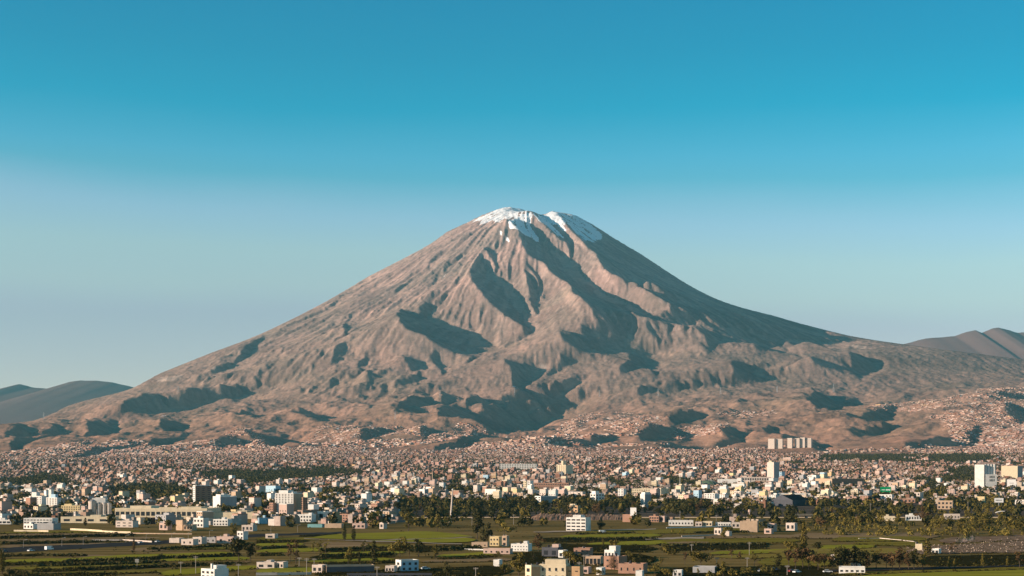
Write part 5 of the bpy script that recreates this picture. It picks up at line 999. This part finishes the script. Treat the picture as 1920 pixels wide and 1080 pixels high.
park = fbm(x / 260, y / 330, 3, 61) > 0.34; parkm = park & in_town & (y < 6000)
keep &= ~parkm
for (ox, oy, orr) in OCC: keep &= (x - ox) ** 2 + (y - oy) ** 2 > (orr + 7) ** 2
tx = np.array(TREES); near_t = np.zeros(len(x), bool)
for (a, b) in TREES: near_t |= (np.abs(x - a) < 7) & (np.abs(y - b) < 8)
keep &= ~near_t
htmp = 6.5
for (p0, p2, t_, b_, nk, dd) in BOXES: keep &= ~((pp > p0 - 3) & (pp < p2 + 3) & (y < dd) & (y > 1250) & (rw - htmp * F / y < b_ - 0.4 * (b_ - t_)))
L = L[keep]; x, y, pp, z, rw = x[keep], y[keep], pp[keep], z[keep], rw[keep]; n = len(L)
st_ = r.choice([1, 2, 3, 4, 6], n, p=[.46, .39, .115, .027, .008]); st_ = np.where((y > 6500) & (st_ > 2), 2, st_); mid = (pp > 700) & (pp < 1560) & (y > 2100) & (y < 4600) & (r.random(n) < .03); st_ = np.where(mid, r.choice([4, 6], n), st_); big = r.random(n) < .02
hgt = st_ * 2.6 + r.uniform(-.2, 1.2, n)
hw = L[:, 3] * r.uniform(.36, .52, n) * np.where(st_ >= 4, 1.35, 1) * np.where(big, 2.4, 1); hd = L[:, 4] * r.uniform(.34, .50, n) * np.where(st_ >= 4, 1.1, 1)
th = L[:, 2] + r.normal(0, .06, n); wf = smooth(2600, 4600, y)
cu = np.array([np.cumsum(PW_NEAR / PW_NEAR.sum()), np.cumsum(PW_FAR / PW_FAR.sum())]); rr1 = r.random(n); ci = np.where(r.random(n) < wf, np.searchsorted(cu[1], rr1), np.searchsorted(cu[0], rr1)); ci = np.clip(ci, 0, 9)
# the ones that show largest are individuals, the rest the mass of the city
ex = r.uniform(-6, 6, n) * 0
score = (hw * hgt) / y; order = np.argsort(-(score * (rw > 0) * ((pp > -5) & (pp < 1925)))); IND = np.zeros(n, bool); IND[order[:300]] = True
def boxes_mesh(name, X, Y, Z, TH, HW, HD, H, C, RC, mat):
    m = len(X); c, s = np.cos(TH), np.sin(TH); co = np.zeros((m, 8, 3))
    for i, (a, b) in enumerate(((-1, -1), (1, -1), (1, 1), (-1, 1))):
        lx, ly = a * HW, b * HD; xx = X + lx * c - ly * s; yy = Y + lx * s + ly * c
        co[:, i] = np.stack([xx, yy, Z - 2.5], 1); co[:, i + 4] = np.stack([xx, yy, Z + H], 1)
    fq = np.array([(0,1,5,4),(1,2,6,5),(2,3,7,6),(3,0,4,7),(4,5,6,7)]); f = (np.arange(m)[:, None, None] * 8 + fq[None]).reshape(-1, 4)
    me = mesh_np(name, co.reshape(-1, 3), f, 4, [mat]); col = np.ones((m, 5, 4), np.float32); col[:, :4, :3] = C[:, None]; col[:, 4, :3] = RC
    a = me.attributes.new('tint', 'FLOAT_COLOR', 'FACE'); a.data.foreach_set('color', col.ravel()); return me
def tintmat():
    m = pmat('house_walls', (0.5, 0.4, 0.3), 0.9, 0.0); t = m.node_tree; a = N(t, 'ShaderNodeAttribute', attribute_name='tint'); co = N(t, 'ShaderNodeTexCoord'); nn = N(t, 'ShaderNodeTexNoise'); nn.inputs['Scale'].default_value = 0.3; nn.inputs['Detail'].default_value = 3
    mr = N(t, 'ShaderNodeMapRange'); mr.inputs['From Min'].default_value = .3; mr.inputs['From Max'].default_value = .7; mr.inputs['To Min'].default_value = .72; mr.inputs['To Max'].default_value = 1.12
    mx = N(t, 'ShaderNodeMix', data_type='RGBA', blend_type='MULTIPLY'); mx.inputs[0].default_value = 1; t.links.new(co.outputs['Object'], nn.inputs['Vector']); t.links.new(nn.outputs['Fac'], mr.inputs['Value']); t.links.new(a.outputs['Color'], mx.inputs[6]); t.links.new(mr.outputs[0], mx.inputs[7]); t.links.new(mx.outputs[2], t.nodes['Principled BSDF'].inputs['Base Color']); return m
M_TINT = tintmat()
q = ~IND; C = PALS[ci] * r.uniform(.5, 1.15, (n, 1)) * (1 + wf[:, None] * np.array([-0.04, -0.14, -0.15])) * np.where(y > 7600, 1.15, 1)[:, None]; RC = np.array([(0.24,0.17,0.125),(0.32,0.245,0.19),(0.15,0.11,0.09),(0.27,0.13,0.08),(0.42,0.36,0.30)])[r.choice(5, n, p=[.35, .25, .2, .12, .08])] * r.uniform(.7, 1.15, (n, 1))  # far walls tinted for warm haze; roofs darkened for the low sun
up = q & (r.random(n) < 0.42)                        # half-finished top rooms and stair heads
A = lambda a, b: np.concatenate([a[q], b[up]])
me = boxes_mesh('city_houses', A(x, x + hw * .35 * np.cos(th)), A(y, y + hd * .3), A(z, z + hgt), A(th, th), A(hw, hw * .45), A(hd, hd * .5), A(hgt, 2.0 + r.random(n)), np.concatenate([C[q], C[up] * .9]), np.concatenate([RC[q], RC[up]]), M_TINT)
tag(link('city_houses', me), 'dense mass of small flat-roofed houses filling the valley', None, None, 'stuff')
# the 300 nearest houses as single things
CN = ['white', 'cream', 'tan', 'pink', 'brick', 'grey', 'stone', 'pale pink', 'yellow', 'pale blue']; CW = ['white', 'cream', 'tan', 'pink', 'brick', 'grey', 'sillar', 'pink', 'yellow', 'blue']; SN_ = {1: 'one-storey', 2: 'two-storey', 3: 'three-storey', 4: 'four-storey', 6: 'six-storey'}
UB = MB().box(-1, 1, -1, 1, 0, 1, bottom=False).mesh('wall', [WM['white']])
def roof_unit():
    m = MB(); m.box(-.95, .95, -.95, .95, 0, .02)
    for b_ in ((-1, 1, -1, -.95), (-1, 1, .95, 1), (-1, -.95, -.95, .95), (.95, 1, -.95, .95)): m.box(*b_, 0.001, .12)
    return m.mesh('roof', [RM['tan']])
UR = roof_unit(); US = MB().box(-1, 1, -1, 1, 0, 1, bottom=False).mesh('rooftop_room', [WM['tan']])
def omat(o, m): o.material_slots[0].link = 'OBJECT'; o.material_slots[0].material = m
RK_ = list(RM)
for i in np.nonzero(IND)[0]:
    e = empty('house', (x[i], y[i], z[i]), th[i]); h = hgt[i]; a, b = hw[i], hd[i]; wm = WM[CW[ci[i]]]
    o = inst('wall', UB, e, (0, 0, -1.5), (a, b, h + 1.5)); omat(o, wm); o = inst('roof', UR, e, (0, 0, h), (a, b, 6)); omat(o, RM[RK_[int(r.choice([0, 0, 1, 3, 4, 6]))]])
    feat = ''
    if r.random() < .5: o = inst('rooftop_room', US, e, (a * .3, b * .3, h + 0.15), (a * .5, b * .5, 2.4)); omat(o, wm); feat = 'with a rooftop room '
    elif r.random() < .6: inst('water_tank', TANK, e, (-a * .4, b * .3, h + 0.15)); feat = 'with a rooftop water tank '
    nb = int(max(1, min(4, a * 2 / 3.2)))
    for s_ in range(int(min(st_[i], 4))):
        for w_ in range(nb): inst('window', WIN, e, (-a + (w_ + .5) * 2 * a / nb, -b, (s_ + .3) * h / st_[i]), (1.3, 1.5, 1.25))
    # name it by its nearest landmark
    bd, bn, rel = 1e9, None, ''
    for (p0, p2, t_, b_, nk, dd) in BOXES:
        cx_ = (p0 + p2) / 2; dist = abs(pp[i] - cx_) + 2.2 * abs(rw[i] - b_)
        if dist < bd and len(nk.split()) <= 4: bd, bn, rel = dist, nk, ('left of' if pp[i] < cx_ else 'right of') if abs(pp[i] - cx_) > (p2 - p0) * .5 + 4 else ('behind' if y[i] > dd else 'in front of')
    tag(e, ' '.join(f'{SN_[int(st_[i])]} {CN[ci[i]]} house {feat}{rel} the {bn}'.split()[:16]), 'house', 'houses at the near edge of the city')
# trees of the city and the woods at its edge: clumps of leaves
def tree_mass(name, label, X, Y, H, per, lm, seed):
    r = np.random.default_rng(seed); m = len(X); Z = terr(X, Y); k = np.repeat(np.arange(m), per); d = r.normal(size=(len(k), 3)); d /= np.linalg.norm(d, axis=1)[:, None]
    rad = (0.5 + 0.55 * r.random(len(k)) ** .6)[:, None]; sc = np.stack([H[k] * .42, H[k] * .42, H[k] * .48], 1); c = np.stack([X[k], Y[k], Z[k] + H[k] * .5], 1) + d * rad * sc
    nrm = d + r.normal(size=d.shape) * .5; nrm /= np.linalg.norm(nrm, axis=1)[:, None]; u = np.cross(nrm, r.normal(size=d.shape)); u /= np.linalg.norm(u, axis=1)[:, None]; v = np.cross(nrm, u); s = (H[k] * .17 * (.6 + .8 * r.random(len(k))))[:, None]
    co = np.stack([c + u * s, c + v * s * .8, c - u * s, c - v * s * .8], 1).reshape(-1, 3)
    tag(link(name, mesh_np(name, co, np.arange(len(co)).reshape(-1, 4), 4, [LM[lm]])), label, None, None, 'stuff')
r = np.random.default_rng(12); m = 76000; Yt = np.sqrt(r.uniform(1330 ** 2, 6800 ** 2, m)); Pt = r.uniform(-60, 1980, m); Xt = (Pt - 960) * Yt / F; Rt = row(terr(Xt, Yt), Yt)
edge = np.interp(Pt, [-120, 0, 450, 505, 700, 750, 960, 1440, 1540, 1640, 1925, 2040], [986, 985, 985, 990, 990, 992, 988, 990, 988, 992, 992, 992])
wd_ = inpoly(WOODS, Pt + 34 * fbm(Xt / 160, Yt / 200, 3, 88), Rt + 7 * fbm(Xt / 120, Yt / 260, 3, 89)); pk = (fbm(Xt / 260, Yt / 330, 3, 61) > 0.34)
kk = (Rt < edge) & (Rt > 846) & ((wd_ & (r.random(m) < .55)) | (pk & ~wd_ & (r.random(m) < .4)) | (~pk & ~wd_ & (r.random(m) < np.where(Yt < 3600, 0.32, 0.2))))
kk &= ~(wd_ & (Yt < 2000) & (r.random(m) < .7)); kk &= ~(wd_ & (Rt > 974) & (Pt < 1530) & (Pt > 955))
for (ox, oy, orr) in OCC: kk &= (Xt - ox) ** 2 + (Yt - oy) ** 2 > (orr + 3) ** 2
for (p0, p2, t_, b_, nk, dd) in BOXES: kk &= ~((Pt > p0 - 2) & (Pt < p2 + 2) & (Yt < dd) & (Rt - 9 * F / Yt < b_ - 0.5 * (b_ - t_)))
Xt, Yt = Xt[kk], Yt[kk]; Ht = r.uniform(5, 12, len(Xt)); nearm = Yt < 3000
print('houses', n, 'mass trees', len(Xt), nearm.sum())
oli = nearm & (r.random(len(Xt)) < .45)
tree_mass('trees', 'dark trees scattered through the near city', Xt[nearm & ~oli], Yt[nearm & ~oli], Ht[nearm & ~oli], 46, 'dark', 3)
tree_mass('trees', 'olive brown trees scattered through the near city', Xt[oli], Yt[oli], Ht[oli], 46, 'olive', 5)
tree_mass('trees', 'woods and street trees of the far city', Xt[~nearm], Yt[~nearm], Ht[~nearm], 20, 'dark', 4)

r = np.random.default_rng(77); m = 900; p = np.concatenate([r.uniform(1540, 1930, m), r.uniform(1240, 1540, 220)]); q_ = np.concatenate([r.uniform(976, 1006, m), r.uniform(976, 1002, 220)]); ok = fbm(p / 30, q_ / 6, 3, 5) > 0.02
for (p0, p2, t_, b_, nk, dd) in BOXES: ok &= ~((p > p0 - 2) & (p < p2 + 2) & (q_ > t_) & (q_ < b_ + 9))
p, q_ = p[ok], q_[ok]; X, Y = flat(p, q_); tree_mass('shrubbery', 'olive riverside shrubs between the trees and the fields', X, Y, r.uniform(1.6, 4.6, len(X)), 34, 'olive', 9)
# ------------------------------------------------------------------ poles, lamps, cars, pylons
M_POLE = nmat('weathered_pole', (0.30, 0.26, 0.22), (0.46, 0.40, 0.34), 0.6); M_LAMP = pmat('lamp_head_paint', (0.45, 0.45, 0.45), 0.5)
def lamp_arm(e, h):
    MB().bar((0, 0, h), (1.6, 0, h + 0.35), 0.10).build('arm', M_POLE, e); MB().box(1.4, 2.4, -0.2, 0.2, h + 0.28, h + 0.48).build('lamp_head', M_LAMP, e)
LP = [(44, 1013, 1027), (116, 1009, 1024), (156, 1007, 1022), (236, 1004, 1017), (274, 1002, 1012.5), (322, 1000, 1011), (353, 998, 1010), (393, 995, 1007), (466, 992, 1003), (508, 987, 1000), (558, 985, 998)]
ORD = ['first', 'second', 'third', 'fourth', 'fifth', 'sixth', 'seventh', 'eighth', 'ninth', 'tenth', 'last']
for i, (p, t, b) in enumerate(LP): pole_thing('street_lamp', ORD[i] + ' from the left of the street lamps along the farmland road', 'street lamp', p, t, b, 0.12, 0.09, M_POLE, None, lamp_arm, 0.0, 'street lamps along the road')
def cross(e, h):
    for k in (0.93, 0.86): MB().box(-1.1, 1.1, -0.08, 0.08, h * k, h * k + 0.18).build('cross_arm', M_POLE, e)
PP = [(367, 1042, 1076, 'tall power pole left of the white house at the bottom edge'), (339, 1053, 1075, 'shorter power pole in the green strip fields'), (447, 1057, 1080, 'power pole right of the white house at the bottom edge'), (575, 1046, 1078, 'white power pole left of the tan shed'), (589, 1047, 1067, 'power pole behind the tan shed'), (561, 1045, 1062, 'power pole beside the tall thin brown tree'), (707, 1062, 1082, 'white pole in front of the wire fence'),
 (892, 1064, 1084, 'white pole right of the light blue house'), (1297, 1020, 1040, 'lone power pole on the dark meadow'), (1405, 1016, 1042, 'power pole in the golden reeds'), (1344, 1045, 1064, 'pole beside the big olive tree'), (1401, 1045, 1064, 'pole right of the palm like tree'), (1095, 1040, 1064, 'tall pole between the brick houses'), (1068, 1047, 1060, 'pole behind the cream house at the bottom'), (1086, 1053, 1084, 'pole at the corner of the tan house'), (1476, 1060, 1080, 'pole left of the roadside trees'), (109, 952, 985, 'tall thin post left of the cream warehouse'), (1632, 943, 972, 'white lamp mast beside the bridge trees'), (1729, 937, 960, 'pale post below the pale pink block'), (1907, 932, 958, 'tall pale post at the right edge of the trees'), (1815, 940, 966, 'thin post left of the curved canopy'),
 (1275, 958, 979, 'road mast left in the dark tree belt'), (1343, 966, 978, 'road mast right in the dark tree belt'), (1373, 956, 977, 'double lamp mast beside the water tower'), (963, 964, 984, 'thin mast behind the earth bank'), (735, 964, 982, 'thin mast left of the pale pillar'), (885, 970, 985, 'thin mast right of the pale pillar')]
for p, t, b, lb in PP: pole_thing('power_pole', lb, 'pole', p, t, b, 0.17 if b < 1000 else 0.14, 0.11, M_POLE, None, cross)
# pylon with two cross bars at the left fields
X, Y = flat(257, 1065); e = empty('utility_pole', (X, Y, 0)); tag(e, 'utility pole with a white transformer frame in the strip fields', 'pole'); MB().bar((0, 0, 0), (0, 0, 4.6), 0.14).build('pole', M_POLE, e)
for k in range(3): MB().box(-1.0, 0.9, -0.1, 0.1, 2.9 + 0.6 * k, 3.1 + 0.6 * k).build('cross_arm', WM['white'], e)
PYL = [(82, 773, 787), (825, 731, 746), (965, 727, 740), (1124, 732, 745), (1234, 729, 744), (1351, 726, 741), (1457, 724, 738), (1563, 719, 736), (741, 771, 786), (334, 724, 736)]
PN = ['lattice pylon on the ridge at far left', 'bright pylon on the knoll left of the canyon', 'faint pylon above the dark canyon', 'first pylon right of the canyon', 'second pylon right of the canyon', 'third pylon right of the canyon', 'fourth pylon right of the canyon', 'faint pylon above the cratered brown hill', 'pylon on the spur above the hillside houses', 'faint pylon at the left foot of the volcano']
dd = np.linspace(8000, 15500, 1500)
for (p, t, b), lb in zip(PYL, PN):
    xx = (p - 960) * dd / F; rr_ = row(terr(xx, dd), dd); i = int(np.argmin(np.abs(rr_ - b))); d = dd[i]; h = (b - t) * d / F; e = empty('pylon', (xx[i], d, float(terr(np.array([xx[i]]), np.array([d]))[0]))); tag(e, lb, 'pylon', 'power pylons across the foothills')
    w = h * 0.085
    for sx in (-1, 1):
        for sy in (-1, 1): MB().bar((sx * w, sy * w, -2), (sx * w * .25, sy * w * .25, h), 0.75, 0, 4, 0.4).build('leg', M_LAMP, e)
    for k in (0.72, 0.83, 0.94): MB().bar((-h * .13, 0, h * k), (h * .13, 0, h * k), 0.5).build('cross_arm', M_LAMP, e)
    br = MB()
    for k in range(6): a = w * (1 - .75 * k / 6); b_ = w * (1 - .75 * (k + 1) / 6); br.bar((-a, -a, h * k / 6), (b_, -b_, h * (k + 1) / 6), 0.35); br.bar((a, -a, h * k / 6), (-b_, -b_, h * (k + 1) / 6), 0.35)
    br.build('bracing', M_LAMP, e)
# vehicles
M_TYRE = pmat('tyre_rubber', (0.02, 0.02, 0.02), 0.8); CARP = {c: pmat(c + '_car_paint', v, 0.3, 0.5) for c, v in dict(white=(0.75, 0.75, 0.73), silver=(0.45, 0.46, 0.47), red=(0.4, 0.05, 0.04), dark=(0.05, 0.05, 0.06), blue=(0.06, 0.12, 0.25)).items()}
def car(label, p, r, color, heading, van=False, z=0.06):
    X, Y = flat(p, r); e = empty('car' if not van else 'van', (X, Y, z), heading); tag(e, label, 'car' if not van else 'van')
    L = 4.3 if not van else 5.6; Hh = 1.45 if not van else 2.4; w = .88 if not van else 1.0
    def sec(pts, w0, m, name, par=None):
        mb = MB(); n = len(pts); v = [(x, -w0 * s, zz) for (x, zz, s) in pts] + [(x, w0 * s, zz) for (x, zz, s) in pts]; f = [(i, (i + 1) % n, n + (i + 1) % n, n + i) for i in range(n)] + [tuple(range(n))[::-1], tuple(range(n, 2 * n))]; return mb.add(v, f).build(name, m, par or e)
    if not van: sec([(-L/2, .35, 1), (L/2, .35, 1), (L/2, .75, .97), (L/2 - .9, .92, .98), (-L/2 + .2, .95, .98), (-L/2, .8, .97)], w, CARP[color], 'body'); cb = sec([(-L/2 + .35, .95, .96), (L/2 - 1.0, .92, .96), (L/2 - 1.75, Hh, .78), (-L/2 + .9, Hh, .78)], w, M_GLASS, 'cabin'); sec([(-L/2 + .85, Hh, .8), (L/2 - 1.7, Hh, .8), (L/2 - 1.72, Hh + .05, .78), (-L/2 + .9, Hh + .05, .78)], w, CARP[color], 'roof', cb)
    else: sec([(-L/2, .4, 1), (L/2, .4, 1), (L/2, 1.1, .98), (L/2 - .5, 1.3, .97), (L/2 - 1.0, Hh, .93), (-L/2, Hh, .95)], w, CARP[color], 'body'); sec([(L/2 - .52, 1.32, .99), (L/2 - .2, 1.3, .99), (L/2 - 1.0, 2.1, .98), (L/2 - 1.9, 2.1, 1.01), (L/2 - 1.9, 1.4, 1.01)], w, M_GLASS, 'windscreen')
    for sx in (-L * .31, L * .31):
        for sy in (-w, w):
            o = MB().cyl(0, 0, .34, .34, -.11, .11, 12).build('wheel', M_TYRE, e); o.location = (sx, sy, .34); o.rotation_euler = (math.pi / 2, 0, 0)
hd_ = math.atan2(flat(300, 1017)[1] - flat(0, 1034)[1], flat(300, 1017)[0] - flat(0, 1034)[0])
car('white saloon car on the farmland road at left', 58, 1034, 'white', hd_); car('white van ahead of the saloon on the farmland road', 92, 1031.5, 'white', hd_, True); car('dark car at the far left of the road', 9, 1036, 'dark', hd_); car('silver car approaching the pale boundary wall', 264, 1019, 'silver', hd_); car('silver car beyond the wall on the road', 296, 1017, 'silver', hd_)
car('white car parked beside the light blue house', 798, 1068, 'white', 0.4); car('white car parked at the riverside depot', 1424, 982, 'white', 0.3); car('silver car under the bottom trees', 1428, 1073, 'silver', 0.7); car('red car under the bottom trees', 1484, 1073, 'red', 0.7); car('white car under the bottom trees', 1494, 1074.5, 'white', 0.7); car('white car on the bottom right road', 1552, 1074, 'white', 0.1); car('blue car beside the workshop roof', 1454, 1070, 'blue', 0.5); car('white van in front of the four-storey office', 1130, 1000, 'white', 0.2, True)
# people walking by the road
M_CLOTH = pmat('dark_clothes', (0.03, 0.03, 0.05), 0.9); 
# grain of the river bank: loose stones
def stones():
    r = np.random.default_rng(6); m = 1600; p = r.uniform(1700, 1930, m); t = r.random(m); rt = np.interp(p, [1700, 1960], [1028, 1004]); rb_ = np.interp(p, [1700, 1960], [1040, 1036]); rr_ = rt + (rb_ - rt) * t; X, Y = flat(p, rr_)
    s = .12 + .75 * r.random(m) ** 3; keep_ = fbm(p / 12, rr_ / 2.5, 3, 3) > -.05; X, Y, s = X[keep_], Y[keep_], s[keep_]; m = len(s); base = np.array([(1,0,0),(-.9,.2,0),(.1,1,0),(0,-1,.1),(0,.1,.8)]); co = X[:, None, None] * np.array([1, 0, 0]) + Y[:, None, None] * np.array([0, 1, 0]) + base[None] * s[:, None, None] * r.uniform(.6, 1.2, (m, 5, 1)) + np.array([0, 0, .5])
    f = np.array([(0,2,4),(2,1,4),(1,3,4),(3,0,4)]); fs = (np.arange(m)[:, None, None] * 5 + f[None]).reshape(-1, 3)
    tag(link('gravel', mesh_np('gravel', co.reshape(-1, 3), fs, 3, [nmat('pale_boulders', (0.13, 0.09, 0.065), (0.50, 0.37, 0.28), 0.3)])), 'pale boulders and gravel along the river bank', None, None, 'stuff')
stones()

# ------------------------------------------------------------------ things alike: tell them apart by their order from the left
_same = {}
for o in bpy.data.objects:
    if o.parent is None and o.get('category') and o.get('label'): _same.setdefault(o['label'], []).append(o)
_N = ['first', 'second', 'third', 'fourth', 'fifth', 'sixth', 'seventh', 'eighth', 'ninth', 'tenth', 'eleventh', 'twelfth']
for lb, os_ in _same.items():
    if 1 < len(os_) <= 12 and len(lb.split()) <= 14:
        for i, o in enumerate(sorted(os_, key=lambda q: q.location.x / q.location.y)): o['label'] = f'{lb}, {_N[i]} leftmost'
# ------------------------------------------------------------------ air
def haze():
    m = bpy.data.materials.new('hazy_air'); m.use_nodes = True; t = m.node_tree; t.nodes.clear()
    o = N(t, 'ShaderNodeOutputMaterial'); v = N(t, 'ShaderNodeVolumePrincipled')
    v.inputs['Color'].default_value = HAZE_COL; v.inputs['Density'].default_value = HAZE_D; v.inputs['Anisotropy'].default_value = 0.1
    t.links.new(v.outputs[0], o.inputs['Volume'])
    x, y0, y1, z0, z1 = 22000, -2500, 31500, -6, 3160
    co = [(-x,y0,z0),(x,y0,z0),(x,y1,z0),(-x,y1,z0),(-x,y0,z1),(x,y0,z1),(x,y1,z1),(-x,y1,z1)]
    f = [(0,3,2,1),(4,5,6,7),(0,1,5,4),(1,2,6,5),(2,3,7,6),(3,0,4,7)]
    tag(link('haze', mesh_np('haze', np.array(co, float), np.array(f), 4, [m])), 'pale blue haze over the valley', None, None, 'stuff')
HAZE_COL, HAZE_D = (0.19, 0.50, 0.60, 1), 2.05e-5
haze()
